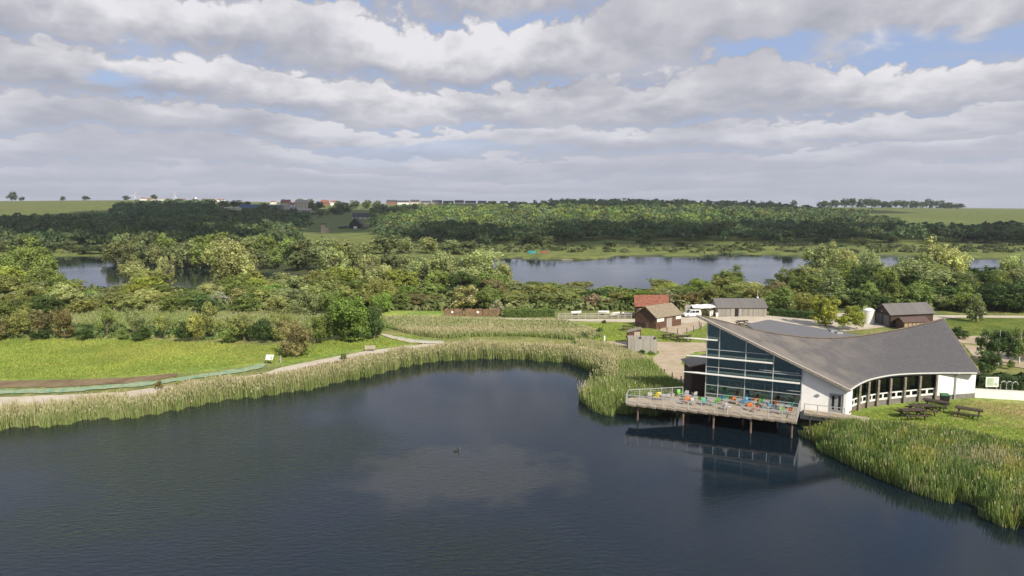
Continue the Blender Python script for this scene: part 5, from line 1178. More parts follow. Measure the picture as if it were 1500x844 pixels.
for x0, x1, x2, x3 in ((-1.0, -.35, -.38, -.48), (-.28, .45, .45, -.28), (.55, 1.5, 1.45, .55)):
    for sy in (-1, 1):
        mb = MB(); q = [Vector((x0, .845 * sy, 1.14)), Vector((x1, .845 * sy, 1.14)), Vector((x2, .775 * sy, 1.68)), Vector((x3, .775 * sy, 1.68))]; mb.add([RM @ v for v in q] + [RM @ (v - Vector((0, .02 * sy, 0))) for v in q], [(0, 1, 2, 3), (7, 6, 5, 4), (0, 4, 5, 1), (1, 5, 6, 2), (2, 6, 7, 3), (3, 7, 4, 0)]); pt(mb, 'side_window', M['darkglass'])
mb = MB(); q = [Vector((-1.2, -.76, 1.12)), Vector((-1.2, .76, 1.12)), Vector((-.6, .7, 1.7)), Vector((-.6, -.7, 1.7))]; mb.slab([RM @ (v + Vector((-.03, 0, .03))) for v in q], .03); pt(mb, 'windscreen', M['darkglass'])
for x in (-1.35, 1.3):
    for y in (-.76, .76): wheel(pt, RM @ Vector((x, y, .33)), (RM.to_3x3() @ Vector((0, 1, 0))))
for y in (-.6, .6): mb = MB(); mb.box(-2.2, -2.1, y - .16, y + .16, .68, .84, RM); pt(mb, 'headlight', M['chrome'])
for y in (-.72, .72): mb = MB(); mb.box(1.98, 2.05, y - .08, y + .08, .9, 1.4, RM); pt(mb, 'tail_light', M['redpaint'])
# awning
pa = [atY(1015, 451, G(1020, 464).y - 1), atY(1049, 450.5, G(1020, 464).y - 1), atY(1045, 445.3, G(1020, 464).y + 3.5), atY(1012, 446.3, G(1020, 464).y + 3.5)]
e = empty('awning', Vector((pa[0].x, pa[0].y, 1)), 0, 'white canvas awning stretched on posts next to the long grey shed', 'awning'); pt = rx_part(e)
mb = MB(); nn = 8
G8 = [[pa[0].lerp(pa[1], i / nn).lerp(pa[3].lerp(pa[2], i / nn), j / 4) + Vector((0, 0, -.35 * math.sin(math.pi * i / nn) * (1 - j / 4) * .5 - .08 * math.sin(i * 2.3))) for i in range(nn + 1)] for j in range(5)]
vs = [v for r_ in G8 for v in r_]; vs2 = [v - Vector((0, 0, .03)) for v in vs]; m_ = nn + 1; fs = [(j * m_ + i, j * m_ + i + 1, (j + 1) * m_ + i + 1, (j + 1) * m_ + i) for j in range(4) for i in range(nn)]
mb.add(vs + vs2, fs + [tuple(45 + a for a in f[::-1]) for f in fs]); pt(mb, 'canvas', M['canvas'])
for q in pa: mb = MB(); mb.bar(Vector((q.x, q.y, .9)), q, .09); pt(mb, 'post', M['timber'])
p = G(1033, 462.5)
e = empty('market_stall', p, 0, 'tan timber counter with shelves standing under the white awning', 'stall'); pt = rx_part(e); mb = MB(); mb.box(p.x - 1.3, p.x + 1.3, p.y - .4, p.y + .4, p.z + .85, p.z + .95); pt(mb, 'counter', plain('tan_timber', (.42, .29, .15), .8))
for k in range(4): mb = MB(); mb.box(p.x - 1.2 + k * .8 - .05, p.x - 1.2 + k * .8 + .05, p.y - .3, p.y + .3, p.z, p.z + .85); pt(mb, 'leg', M['timber'])
mb = MB(); mb.box(p.x - 1.2, p.x + 1.2, p.y - .3, p.y + .3, p.z + .3, p.z + .38); pt(mb, 'shelf', bpy.data.materials['tan_timber'])
def simple_bin(px, py, lab, mat, h=1.1, w_=.6, lidm=None):
    p = G(px, py); e = empty('wheelie_bin', p, random.uniform(-.2, .2), lab, 'bin'); mb = MB()
    q = [(-.8, -.8), (.8, -.8), (.8, .8), (-.8, .8)]; mb.add([Vector((x * w_ * .5, y * w_ * .5, .08)) for x, y in q] + [Vector((x * w_ * .63, y * w_ * .63, h)) for x, y in q], [(3, 2, 1, 0), (4, 5, 6, 7), (0, 1, 5, 4), (1, 2, 6, 5), (2, 3, 7, 6), (3, 0, 4, 7)]); mb.build('body', mat, e)
    mb = MB(); mb.slab([Vector((-w_ * .6, -w_ * .6, h + .06)), Vector((w_ * .6, -w_ * .6, h + .06)), Vector((w_ * .6, w_ * .6, h + .16)), Vector((-w_ * .6, w_ * .6, h + .16))], .06); mb.build('lid', lidm or mat, e)
    for sx in (-1, 1): mb = MB(); mb.tube([(sx * w_ * .4, w_ * .45, .1), (sx * w_ * .4 + .06 * sx, w_ * .45, .1)], .1, 10); mb.build('wheel', M['rubber'], e)
simple_bin(1383, 593.5, 'black litter bin beside the white end wall of the visitor centre', M['black'], 1.35, .9, M['greenpaint'])
simple_bin(1041, 463.5, 'white bin under the awning next to the long shed', M['whitepaint'], 1.3, .9)
simple_bin(1050, 464.8, 'small white bin at the corner of the long grey shed', M['whitepaint'], .9, .6)
# dark boards fence panel left of the van
p0 = G(1003, 462); p1 = G(1012, 462); mb = MB(); wallseg(mb, p0, p1, p0.z, p0.z + 2.6, .08); tag(mb.build('fence_panel', M['greywoodY']), 'short tall timber fence panel behind the white van', 'fence')

# rail fence along the road
def post_rail(name, lab, pts, h, npost, rails, mat, railmat=None, thick=.14, railth=.09):
    e = empty(name, pts[0], 0, lab, 'fence'); pt = rx_part(e); Ls = [0]
    for a, b in zip(pts, pts[1:]): Ls.append(Ls[-1] + (b - a).length)
    def at(t):
        t *= Ls[-1]
        for i in range(len(pts) - 1):
            if t <= Ls[i + 1] + 1e-6: return pts[i].lerp(pts[i + 1], (t - Ls[i]) / (Ls[i + 1] - Ls[i]))
        return pts[-1]
    P = [at(k / (npost - 1)) for k in range(npost)]
    for p in P: mb = MB(); mb.bar(p - Vector((0, 0, .2)), p + Vector((0, 0, h)), thick); pt(mb, 'post', mat)
    for z in rails:
        mb = MB()
        for a, b in zip(P, P[1:]): mb.bar(a + Vector((0, 0, z)), b + Vector((0, 0, z)), railth * .5, railth)
        pt(mb, 'rail', railmat or mat)
post_rail('rail_fence', 'grey timber three rail fence along the road left of the red roofed barn', [G(818, 467), G(870, 467), G(925, 466.5)], 1.35, 12, (.35, .75, 1.2), M['concrete'], thick=.18, railth=.16)
post_rail('wire_fence', 'low dark post and wire fence around the gravel by the brown shed', [G(966, 484.5), G(976.7, 487.5), G(988, 489.5), G(998, 490), G(1006, 488.5), G(1028.7, 483), G(1024, 478)], 1.2, 8, (.6, 1.05), M['darktimber'], M['steel'], .13, .03)
for (x, y), lb_ in zip(((973, 550), (984.5, 555), (997.5, 561)), ('first', 'second', 'third')):
    p = G(x, y); mb = MB(); mb.bar(p - Vector((0, 0, .2)), p + Vector((0, 0, .95)), .14); mb.slab([p + Vector((a, b, 1.0)) for a, b in ((-.09, -.09), (.09, -.09), (.09, .09), (-.09, .09))], .05)
    tag(mb.build('bollard', M['darktimber']), f'{lb_} timber bollard, counted downhill, along the curved gravel path', 'bollard', 'bollards by the curved path')
# brown screens with white notices
M['russet'] = plain('russet_woven_screen', (0.24, 0.145, 0.095), .95, .6, 1.6, col2=(.12, .09, .05), bump=.6)
for (x0, x1, lab, sx) in ((651, 678, 'shorter russet woven screen with one white notice behind the meadow', 663), (681, 733, 'longer russet woven screen with a white notice beside the hedge', 700)):
    p0 = G(x0, 463); p1 = G(x1, 463); e = empty('woven_screen', p0, 0, lab, 'screen', 'woven screens behind the meadow'); pt = rx_part(e); mb = MB(); N_ = 10
    for k in range(N_):
        a = p0.lerp(p1, k / N_); b = p0.lerp(p1, (k + 1) / N_ - .004); hh = 1.75 + .12 * math.sin(k * 2.1); wallseg(mb, a + Vector((0, .02 * (k % 2), 0)), b + Vector((0, .02 * (k % 2), 0)), p0.z - .1, p0.z + hh, .15)
    pt(mb, 'panel', M['russet']); q = G(sx, 463); mb = MB(); mb.box(q.x - .3, q.x + .3, q.y - .1, q.y - .05, q.z + .7, q.z + 1.2); pt(mb, 'notice', M['whitepaint'])
    for k in (0.0, .5, 1.0): mb = MB(); a = p0.lerp(p1, k) + Vector((0, -.06, 0)); mb.bar(a - Vector((0, 0, .1)), a + Vector((0, 0, 1.95)), .1); pt(mb, 'post', M['darktimber'])
# hedges
def hedge(lab, a, b, wd, h, col, n, seed):
    r = np.random.default_rng(seed); t_ = r.uniform(0, 1, n); d = Vector((b.x - a.x, b.y - a.y, 0)); nn_ = Vector((-d.y, d.x, 0)).normalized()
    face = r.integers(0, 4, n); v = r.uniform(-.5, .5, n); z = r.uniform(0, 1, n)
    v = np.where(face == 0, -.5, np.where(face == 1, .5, v)) * wd; z = np.where(face >= 2, 1, z) * h * (1 + .08 * np.sin(t_ * 37))
    p = np.stack([a.x + d.x * t_ + nn_.x * v, a.y + d.y * t_ + nn_.y * v, a.z + z], 1) + r.normal(size=(n, 3)) * .08
    nr = r.normal(size=(n, 3)) * .5 + np.stack([nn_.x * np.sign(v), nn_.y * np.sign(v), (z > h * .8) * 1.0], 1); q = np.cross(nr, r.normal(size=(n, 3))); q /= np.linalg.norm(q, axis=1)[:, None]; w2 = np.cross(nr, q); w2 /= np.linalg.norm(w2, axis=1)[:, None]; s = r.uniform(.08, .2, n)[:, None]
    V = np.stack([p - q * s - w2 * s, p + q * s - w2 * s * .7, p + q * s * .8 + w2 * s, p - q * s + w2 * s * .8], 1).reshape(-1, 3); c_ = np.repeat(np.array(col) * r.uniform(.7, 1.3, (n, 1)), 4, 0)
    o = link('hedge', np_mesh('hedge', V, np.arange(n * 4).reshape(-1, 4), M['reed'], c_)); tag(o, lab, 'hedge')
hedge('clipped green hedge between the russet screens and the rail fence', G(738, 464), G(812, 464), 1.6, 1.7, (.10, .15, .04), 5000, 1)
hedge('dark clipped hedge behind the rear wing of the visitor centre', G(1128, 462), G(1215, 470), 1.6, 1.6, (.06, .10, .03), 5000, 2)
hedge('tall dark hedge behind the white garden wall and map board', U(1428, 574, 1), U(1620, 580, 1), 1.8, 2.4, (.045, .075, .025), 12000, 3)
# interpretation board and marker post by the left path
def board_sign(px, py, w_, h_, tilt, lab, cols, wd=.08, rz_=0.0, zb=.8):
    p = G(px, py); e = empty('interpretation_board', p, rz_, lab, 'sign'); t_ = Matrix.Translation((0, 0, zb)) @ Matrix.Rotation(-tilt, 4, 'X')
    mb = MB(); mb.box(-w_ / 2, w_ / 2, -.03, .03, 0, h_, t_); pn_ = mb.build('panel', M['whitepaint'], e)
    for i, (x0, x1, z0, z1, c_) in enumerate(cols):
        mb = MB(); mb.box(x0 * w_ - w_ / 2, x1 * w_ - w_ / 2, -.036, -.031, z0 * h_, z1 * h_, t_); mb.build('picture', c_, pn_)
    for s_ in (-1, 1): mb = MB(); mb.bar((s_ * w_ * .38, .05, -.2), (s_ * w_ * .38, .05, zb + h_ * .3), wd); mb.build('leg', M['timber'], e)
lb1 = plain('pale_print', (.55, .62, .66), .6); lb2 = plain('green_print', (.42, .52, .36), .6)
board_sign(394, 534, 1.35, .95, R(38), 'white tilted interpretation board on two legs at the end of the green netting', [(.08, .5, .15, .8, lb1), (.56, .92, .2, .85, lb2)], rz_=-.15)
p = G(411.5, 532); mb = MB(); mb.bar((0, 0, -.2), (0, 0, 1.25), .34, .2); e = empty('marker_post', p, 0, 'pale square marker post with a small plate beside the tilted board', 'post'); mb.build('post', M['concrete'], e); mb = MB(); mb.box(-.1, .1, -.13, -.105, .8, 1.1); mb.build('plate', M['greenpaint'], e)
p = G(885.5, 501); mb = MB(); mb.bar((0, 0, -.2), (0, 0, 1.2), .3, .25); e = empty('marker_post', p, 0, 'white marker post with a dark base on the grass beyond the pond reeds', 'post'); mb.build('post', M['whitepaint'], e); mb = MB(); mb.box(-.3, .3, -.25, .25, -.05, .12); mb.build('base', M['darktimber'], e)
# log bench
p = G(542, 514.5); e = empty('log_bench', p, R(6), 'pale split log bench with backrest beside the gravel path', 'bench'); mb = MB(); mb.box(-.95, .95, -.28, .22, .40, .52); mb.build('seat', M['stone'], e); mb = MB(); mb.box(-.95, .95, .24, .34, .55, 1.0); mb.build('backrest', M['stone'], e)
for s_ in (-.7, .7): mb = MB(); mb.box(s_ - .14, s_ + .14, -.22, .22, -.1, .40); mb.build('leg', M['timber'], e)
# map board at right
board_sign(1451.5, 583, 1.75, 1.35, R(3), 'pale upright map board on two posts behind the white garden wall', [(.08, .62, .1, .9, lb2), (.66, .93, .5, .9, lb1), (.66, .93, .12, .42, lb2)], .1, 0, 1.55)
# arched cycle hoops
for k, (x, y) in enumerate(((1468, 581.5), (1476.5, 582), (1485, 582.5))):
    p = G(x, y); e = empty('arched_hoop', p, 0, f'{("leftmost", "middle", "rightmost")[k]} of three pale arched metal hoops behind the garden wall', 'hoop', 'pale hoops behind the garden wall'); mb = MB()
    mb.tube([(-.35, 0, -.2), (-.35, 0, 1.7), (-.28, 0, 2.0), (-.1, 0, 2.2), (.15, 0, 2.2), (.35, 0, 2.05), (.42, 0, 1.8)], .05, 8); mb.build('tube', M['steel'], e); mb = MB(); mb.tube([(-.35, 0, 1.12), (-.35, 0, 1.2)], .1, 8); mb.build('collar', M['steel'], e)

# picnic tables
def picnic():
    e = empty('picnic_table', (0, 0, 0)); w_ = M['darktimber']
    mb = MB()
    for k in range(5): mb.box(-1.0, 1.0, -.36 + k * .148, -.36 + k * .148 + .13, .72, .765)
    mb.build('table_top', w_, e)
    for s_ in (-1, 1):
        mb = MB()
        for k in range(2): mb.box(-1.0, 1.0, s_ * .72 - .145 + k * .15, s_ * .72 - .145 + k * .15 + .13, .43, .475)
        mb.build('bench_seat', w_, e)
    for x in (-.72, .72):
        mb = MB(); mb.bar((x, -.62, 0), (x, -.22, .72), .05, .11); mb.bar((x, .62, 0), (x, .22, .72), .05, .11); mb.bar((x + .05, -.84, .38), (x + .05, .84, .38), .05, .1); mb.bar((x + .05, -.36, .67), (x + .05, .36, .67), .05, .09); mb.build('leg_frame', w_, e)
    return e
def clone(e, loc, rz_, label, group=None, scale=1.0):
    n_ = e.copy(); COL.objects.link(n_); n_.location = loc; n_.rotation_euler = (0, 0, rz_); n_.scale = (scale,) * 3; n_['label'] = label
    if group: n_['group'] = group
    for ch in e.children:
        c_ = ch.copy(); COL.objects.link(c_); c_.parent = n_
        for g_ in ch.children: d2 = g_.copy(); COL.objects.link(d2); d2.parent = c_
    return n_
pic = picnic(); pic['category'] = 'picnic table'
PT = [(1336, 613, 4, 1.5, 'nearest dark picnic table on the lawn below the curved windows'), (1350, 606.5, 2, 1.5, 'dark picnic table just behind the nearest one on the lawn'), (1370, 599, -42, 1.45, 'dark picnic table closest to the black litter bin'), (1418, 611, -38, 1.45, 'lone dark picnic table on the drier grass at the right'),
      (920, 484.5, -10, 1.35, 'dark picnic table on the grass left of the brown shed'), (979, 496.5, 20, 1.25, 'dark picnic table between the bin enclosure and the small fence'), (1001, 500, 8, 1.5, 'dark picnic table on the grass just left of the glass gable'), (1087, 476.5, 15, 1.35, 'dark picnic table behind the saddle roof near the long shed')]
for i, (x, y, a, sc_, lab) in enumerate(PT):
    p = G(x, y)
    if i == 0: pic.location = p; pic.rotation_euler = (0, 0, R(a)); pic.scale = (sc_,) * 3; pic['label'] = lab; pic['group'] = 'picnic tables on the grass'
    else: clone(pic, p, R(a), lab, 'picnic tables on the grass', sc_)

# deck furniture
CC = {'lime green': (.20, .62, .10), 'orange': (.80, .22, .03), 'sky blue': (.10, .38, .66), 'yellow': (.78, .62, .05), 'white': (.75, .75, .74), 'silver': (.55, .56, .57), 'teal': (.05, .48, .42), 'green': (.05, .42, .13), 'grey blue': (.22, .28, .36)}
def chair_meshes():
    d = {}
    sh = MB(); sh.box(-.23, .23, -.22, .22, .43, .47); d['seat'] = sh
    b_ = MB(); vs = [(-.23, .20, .50), (.23, .20, .50), (.21, .29, .86), (-.21, .29, .86), (-.23, .235, .50), (.23, .235, .50), (.21, .325, .86), (-.21, .325, .86)]; b_.add([Vector(v) for v in vs], [(0, 1, 2, 3), (7, 6, 5, 4), (0, 4, 5, 1), (1, 5, 6, 2), (2, 6, 7, 3), (3, 7, 4, 0)]); d['backrest'] = b_
    return d
cm_ = chair_meshes(); legs = []
for sx in (-1, 1):
    for y0, y1 in ((-.2, -.25), (.2, .27)): q = MB(); q.tube([(sx * .2, y0, .44), (sx * .23, y1, 0)], .022, 6); legs.append(q.mesh('leg', M['steel']))
arms = []
for sx in (-1, 1): q = MB(); q.bar((sx * .25, -.18, .66), (sx * .25, .24, .68), .05, .03); q.bar((sx * .25, -.18, .44), (sx * .25, -.18, .66), .03); arms.append(q)
CH = {}
for nm, c_ in CC.items():
    m_ = plain('chair_' + nm.replace(' ', '_'), tuple(.72 * q + .03 for q in c_), .5, .05); CH[nm] = (cm_['seat'].mesh('seat', m_), cm_['backrest'].mesh('backrest', m_), [a.mesh('armrest', m_) for a in arms])
tile = {}
def chair(px, py, col, lab, grp, z=ZD, p=None):
    p = p or U(px, py, z); e = empty('terrace_chair', (p.x, p.y, z), random.uniform(0, 6.28), lab, 'chair', grp); e.scale = (1.1,) * 3
    a, b, ar = CH[col]; link('seat', a, e); link('backrest', b, e)
    for m_ in ar: link('armrest', m_, e)
    for m_ in legs: link('leg', m_, e)
CL = [(952, 584, 'white'), (961, 587, 'yellow'), (966, 585.5, 'yellow'), (978, 586, 'silver'), (984, 584, 'white'), (995.5, 581.5, 'lime green'), (1005, 583, 'silver'), (1017, 583, 'silver'), (1004, 593, 'orange'), (1010, 591, 'orange'), (1016, 594, 'silver'), (1026, 590.5, 'lime green'), (1033, 595, 'teal'), (1038, 592, 'teal'),
      (1046, 596, 'lime green'), (1056, 589.5, 'sky blue'), (1064.5, 588.5, 'green'), (1074, 591, 'orange'), (1067, 601.5, 'white'), (1060, 601, 'silver'), (1096, 593, 'sky blue'), (1104, 593, 'orange'), (1114, 594, 'lime green'), (1098, 602, 'orange'), (1106, 604.5, 'orange'), (1117, 603, 'grey blue'), (1127, 600, 'sky blue'),
      (1138, 597.5, 'orange'), (1146, 598, 'grey blue'), (1158, 599.5, 'teal'), (1146, 607.5, 'lime green'), (1156, 608, 'orange'), (1134, 605.5, 'grey blue'), (1088, 595.5, 'sky blue'), (1052, 592, 'lime green')]
random.seed(9); byc = defaultdict(list)
for x, y, c_ in CL: byc[c_].append((x, y))
for c_, L_ in byc.items():
    L_.sort()
    for i, (x, y) in enumerate(L_):
        lab = f'{c_} chair on the lakeside deck' if len(L_) == 1 else (f'rightmost of the {c_} chairs on the lakeside deck' if i == len(L_) - 1 else f'{ORD[i]}{"" if i == 0 else " from left"} of the {c_} chairs on the lakeside deck')
        chair(x, y, c_, lab, 'chairs on the deck')
tb = MB(); tb.tube([(0, 0, .70), (0, 0, .735)], .42, 16); tbt = tb.mesh('table_top', M['steel']); tb = MB(); tb.tube([(0, 0, .03), (0, 0, .70)], .035, 8); tbp = tb.mesh('pedestal', M['steel']); tb = MB(); tb.tube([(0, 0, 0), (0, 0, .03)], [.26, .2], 12); tbb = tb.mesh('base', M['steel'])
def ctable(p, lab, grp):
    e = empty('round_table', p, 0, lab, 'table', grp); e.scale = (1.1,) * 3; link('table_top', tbt, e); link('pedestal', tbp, e); link('base', tbb, e)
TB = [(971, 587), (1008, 588), (1019, 590), (1040, 594.5), (1063, 595), (1082, 593.5), (1104, 597.5), (1122, 597), (1142, 602), (1153, 603.5)]
for i, (x, y) in enumerate(TB): ctable(U(x, y, ZD), f'{ORD[i]}{"" if i == 0 else " from left"} of the round metal tables on the lakeside deck' if i < len(TB) - 1 else 'rightmost of the round metal tables on the lakeside deck', 'tables on the deck')
# furniture behind the curved windows
IC = [(3, 2.2, 'teal'), (5.2, 2.6, 'teal'), (7.4, 2.4, 'sky blue'), (9.0, 2.8, 'orange'), (11.2, 2.4, 'teal'), (12.8, 3.0, 'orange'), (15, 2.2, 'yellow')]
Lf = [0]
for a, b in zip(fac, fac[1:]): Lf.append(Lf[-1] + (b - a).length)
for i, (s_, off, c_) in enumerate(IC):
    s_ = s_ / 15.5 * Lf[-1] * .97; k = max(j for j in range(len(fac) - 1) if Lf[j] <= s_); a, b = fac[k], fac[k + 1]; d = (b - a).normalized(); n_ = Vector((-d.y, d.x, 0)); p = a + d * (s_ - Lf[k]) + n_ * (off - .9)
    nth = sum(1 for q in IC[:i + 1] if q[2] == c_); tot = sum(1 for q in IC if q[2] == c_)
    chair(0, 0, c_, (f'{c_} chair inside behind the curved windows' if tot == 1 else f'{ORD[nth - 1]}{"" if nth == 1 else " from left"} of the {c_} chairs inside behind the curved windows'), 'chairs inside the curved room', ZD, Vector((p.x, p.y, ZD)))
    p2 = p + n_ * .9 + d * .3; ctable(Vector((p2.x, p2.y, ZD)), f'{ORD[i]}{"" if i == 0 else " from left"} of the round tables inside behind the curved windows', 'tables inside the curved room')

# white dinghies on trailers behind the rail fence
def dinghy(px, py, rz_, lab, L=3.4):
    p = G(px, py); e = empty('boat_trailer', p, rz_, lab, 'boat trailer', 'covered boats behind the rail fence'); e.scale = (.78,) * 3; mb = MB(); n_ = 9; vs = []
    for i in range(n_):
        t_ = i / (n_ - 1); hw = .72 * math.sin(math.pi * min(1, .25 + .75 * (1 - t_))) ** .6 * (1 if t_ < .98 else .1); x = -L / 2 + L * t_
        for yy, z in ((-1, .95), (-.7, .6), (0, .5), (.7, .6), (1, .95), (.5, 1.2), (0, 1.3), (-.5, 1.2)): vs.append(Vector((x, yy * hw, z + .1 * t_)))
    fs = [(i * 8 + j, i * 8 + (j + 1) % 8, (i + 1) * 8 + (j + 1) % 8, (i + 1) * 8 + j) for i in range(n_ - 1) for j in range(8)] + [tuple(range(8))[::-1], tuple(range((n_ - 1) * 8, n_ * 8))]
    mb.add(vs, fs); mb.build('covered_hull', M['canvas'], e); mb = MB(); mb.bar((-L / 2, 0, .42), (L / 2 + .9, 0, .45), .1); mb.bar((-.3, -.8, .38), (-.3, .8, .38), .08); mb.build('trailer_frame', M['steel'], e)
    for y in (-.82, .82):
        mb = MB(); mb.tube([(-.3, y - .07, .3), (-.3, y + .07, .3)], .3, 14); mb.build('wheel', M['rubber'], e)
for x, y, a, lb_ in ((844, 462, .3, 'leftmost white covered boat on a trailer behind the rail fence'), (884, 461.5, -.2, 'second from left white covered boat on a trailer behind the rail fence'), (901, 464, .5, 'third from left white covered boat on a trailer behind the rail fence'), (919, 464, 2.9, 'rightmost white covered boat on a trailer near the red roofed barn')): dinghy(x, y, a, lb_)

# ================================================================ far things
def small_house(px0, px1, yb, yt, Y, wall, roof, lab, grp=None, frac=.5, dep=9, name='house', cat='house', ny_=2, chim=True, z0=None):
    a = atY(px0, yb, Y); b = atY(px1, yb, Y); top = atY(px0, yt, Y).z; L = b.x - a.x; zb = min(hz1(a.x, Y), a.z) - .5; c = Vector((a.x, Y, a.z if z0 is None else z0)); hh = top - c.z; wh = hh * (1 - frac)
    s = Shed(name, lab, cat, c, Vector((L, 0, 0)), Vector((0, dep, 0)), wh, hh, wall, roof, .3, grp, .2)
    mb = MB(); mb.box(a.x, b.x, Y, Y + dep, zb - 3, c.z - .3); s.part(mb, 'base_wall', wall)
    nw = max(2, int(L / 4)); rows_ = max(1, int(wh / 2.6))
    for r_ in range(rows_):
        for k in range(nw):
            u = L * (k + .5) / nw; z1 = wh * (r_ + .35) / rows_; s.panel('window', M['darkglass'], 'long', u - .55, u + .55, z1, min(z1 + 1.2, wh - .15))
    if chim: mb = MB(); x = a.x + L * .25; mb.box(x - .4, x + .4, Y + dep / 2 - .4, Y + dep / 2 + .4, c.z + hh - .6, c.z + hh + 1.1); s.part(mb, 'chimney', M['brick'], s.roofo)
    return s
random.seed(4)
TERR = [(566, 581, 291.8), (582, 599, 292.5), (601, 614, 291.5), (616, 631, 293), (633, 647, 292), (649, 664, 293), (666, 679, 292.2), (681, 697, 293), (700, 712, 293), (715, 727, 293.6), (733, 744, 293.5), (748, 757, 294)]
for i, (x0, x1, yt) in enumerate(TERR):
    small_house(x0, x1, 299, yt + 1.3, 1420, random.choice([M['cream'], M['brick'], M['white'], M['stone']]), M['darkroof'], f'{ORD[i]}{"" if i == 0 else " from left"} of the dark roofed houses along the far ridge', 'row of houses on the far ridge', .5, 8)
for x0, x1, yb, yt, Y, wl, rf, lab in [(411, 424, 303.5, 292.5, 1000, 'cream', 'redroof', 'tall cream house with red roof left of the big pale building'), (423, 431, 304, 297, 1000, 'white', 'redroof', 'low white wing with red roof beside the tall cream house'),
        (432, 449, 304, 293, 990, 'cream', 'stone', 'big pale square building among trees on the far slope'), (470, 480, 300, 293, 1300, 'brick', 'redroof', 'pinkish house with its gable to the trees near the ridge'), (484, 492, 300, 294, 1320, 'white', 'brick', 'small white house right of the pinkish one near the ridge'),
        (396, 403, 298, 294.5, 1350, 'white', 'redroof', 'tiny white house left of the tall cream house'), (205, 214, 293, 289.5, 1450, 'white', 'redroof', 'leftmost white house on the left skyline'), (215, 224, 293.5, 290.5, 1440, 'cream', 'redroof', 'cream house with red roof on the left skyline'), (231, 245, 293.5, 291, 1440, 'white', 'stone', 'long low white shed on the left skyline'),
        (258, 270, 293.5, 291.2, 1440, 'stone', 'redroof', 'low stone coloured house on the left skyline'), (300, 312, 294, 291.5, 1440, 'brick', 'redroof', 'low brick house on the left skyline left of the small tree clump'), (318, 328, 294, 291.5, 1440, 'white', 'redroof', 'white house right of the low brick house on the skyline')]:
    small_house(x0, x1, yb, yt, Y, M[wl], M[rf], lab, 'scattered buildings on the far slope', .4, 9)
small_house(350, 378, 308, 299.5, 980, M['stone'], M['blueroof'], 'long farm barn with dark blue sheet roof on the left slope', None, .65, 14, 'farm_barn', 'barn', chim=False)
small_house(379, 412, 307, 300.5, 990, M['stone'], M['blueroof'], 'second blue roofed farm barn partly behind trees on the left slope', None, .75, 14, 'farm_barn', 'barn', chim=False)
small_house(325, 349, 306, 303.5, 960, M['cream'], M['stone'], 'low tan roofed farm shed left of the blue roofed barn', None, .5, 12, 'farm_barn', 'barn', chim=False)
small_house(424, 455, 310, 305.5, 900, M['stone'], M['stone'], 'long low pale farm building below the big pale building', None, .6, 10, 'farm_barn', 'barn', chim=False)
# white tents
def tent(px, yb, yt, wpx, Y, lab, nm='white_marquee'):
    p = atY(px, yb, Y); w_ = wpx / 1000 * Y; h = (yb - yt) / 1000 * Y; e = empty(nm, p, .5, lab, 'marquee'); mb = MB(); q = [(-w_ / 2, -w_ / 2), (w_ / 2, -w_ / 2), (w_ / 2, w_ / 2), (-w_ / 2, w_ / 2)]; n_ = 8
    vs = []
    for k in range(6):
        t_ = k / 5; rr = (1 - t_) ** 1.6; vs += [Vector((x * rr, y * rr, h * (.35 + .65 * t_))) for x, y in q]
    mb.add(vs, [(k * 4 + i, k * 4 + (i + 1) % 4, (k + 1) * 4 + (i + 1) % 4, (k + 1) * 4 + i) for k in range(5) for i in range(4)] + [(3, 2, 1, 0)]); mb.build('canopy', M['canvas'], e)
    for x, y in q: mb = MB(); mb.bar((x * .97, y * .97, -8 if Y > 1000 else -1.5), (x * .97, y * .97, h * .36), .25); mb.build('pole', M['whitepaint'], e)
tent(287, 294, 288.5, 6, 1430, 'white peaked marquee on the left skyline beyond the fields'); tent(217, 350, 340, 13, 445, 'white peaked canopy in the scrub beyond the left lake')
# wind turbines
for px, ph, lab, rot in ((197, 286.5, 'left white wind turbine with one blade above the skyline', 35), (256.5, 288.5, 'right white wind turbine barely clearing the skyline', 5)):
    Y = 2300; p = atY(px, ph, Y); e = empty('wind_turbine', (p.x, Y, 0), 0, lab, 'wind turbine', 'wind turbines beyond the ridge'); mb = MB(); mb.tube([(0, 0, -5), (0, 0, p.z)], [1.3, .7], 10); mb.build('tower', M['whitepaint'], e); mb = MB(); mb.box(-.8, .8, -1.5, 2.5, p.z - .8, p.z + .8); mb.build('nacelle', M['whitepaint'], e)
    for k in range(3):
        a = R(rot + 120 * k); mb = MB(); d = Vector((math.sin(a), 0, math.cos(a))); o_ = Vector((0, -2, p.z)); mb.tube([o_, o_ + d * 4, o_ + d * 17], [.7, 1.1, .25], 6); mb.build('blade', M['whitepaint'], e)
# stone tower, dark barn, low shed
p = G(476, 341); Y = p.y; s = 1 / 1000 * Y; e = empty('ruined_tower', p, 0, 'broken stone tower standing at the wood edge on the far slope', 'tower'); mb = MB()
for x0, x1, h in ((-4.6, -1.2, 12.5), (-1.1, 1.6, 12), (1.7, 5.4, 6.5)): mb.box(x0 * s, x1 * s, -2, 3 + x1 * .1, -1, h * s)
mb.build('wall', plain('pinkish_stone', (.36, .29, .25), .95, .3, .6), e); mb = MB(); mb.box(-4.7 * s, 1.6 * s, -2.1, 3.2, 12 * s, 13.4 * s); mb.build('roof', M['darkroof'], e)
p = G(520, 335); Y = p.y; s = 1 / 1000 * Y
sb = Shed('dark_barn', 'black gabled barn with low side wings on the open slope', 'barn', p + Vector((-8 * s, 0, 0)), Vector((0, 12, 0)), Vector((16 * s, 0, 0)), 7 * s, 15 * s, M['black'], M['darkroof'], .6)
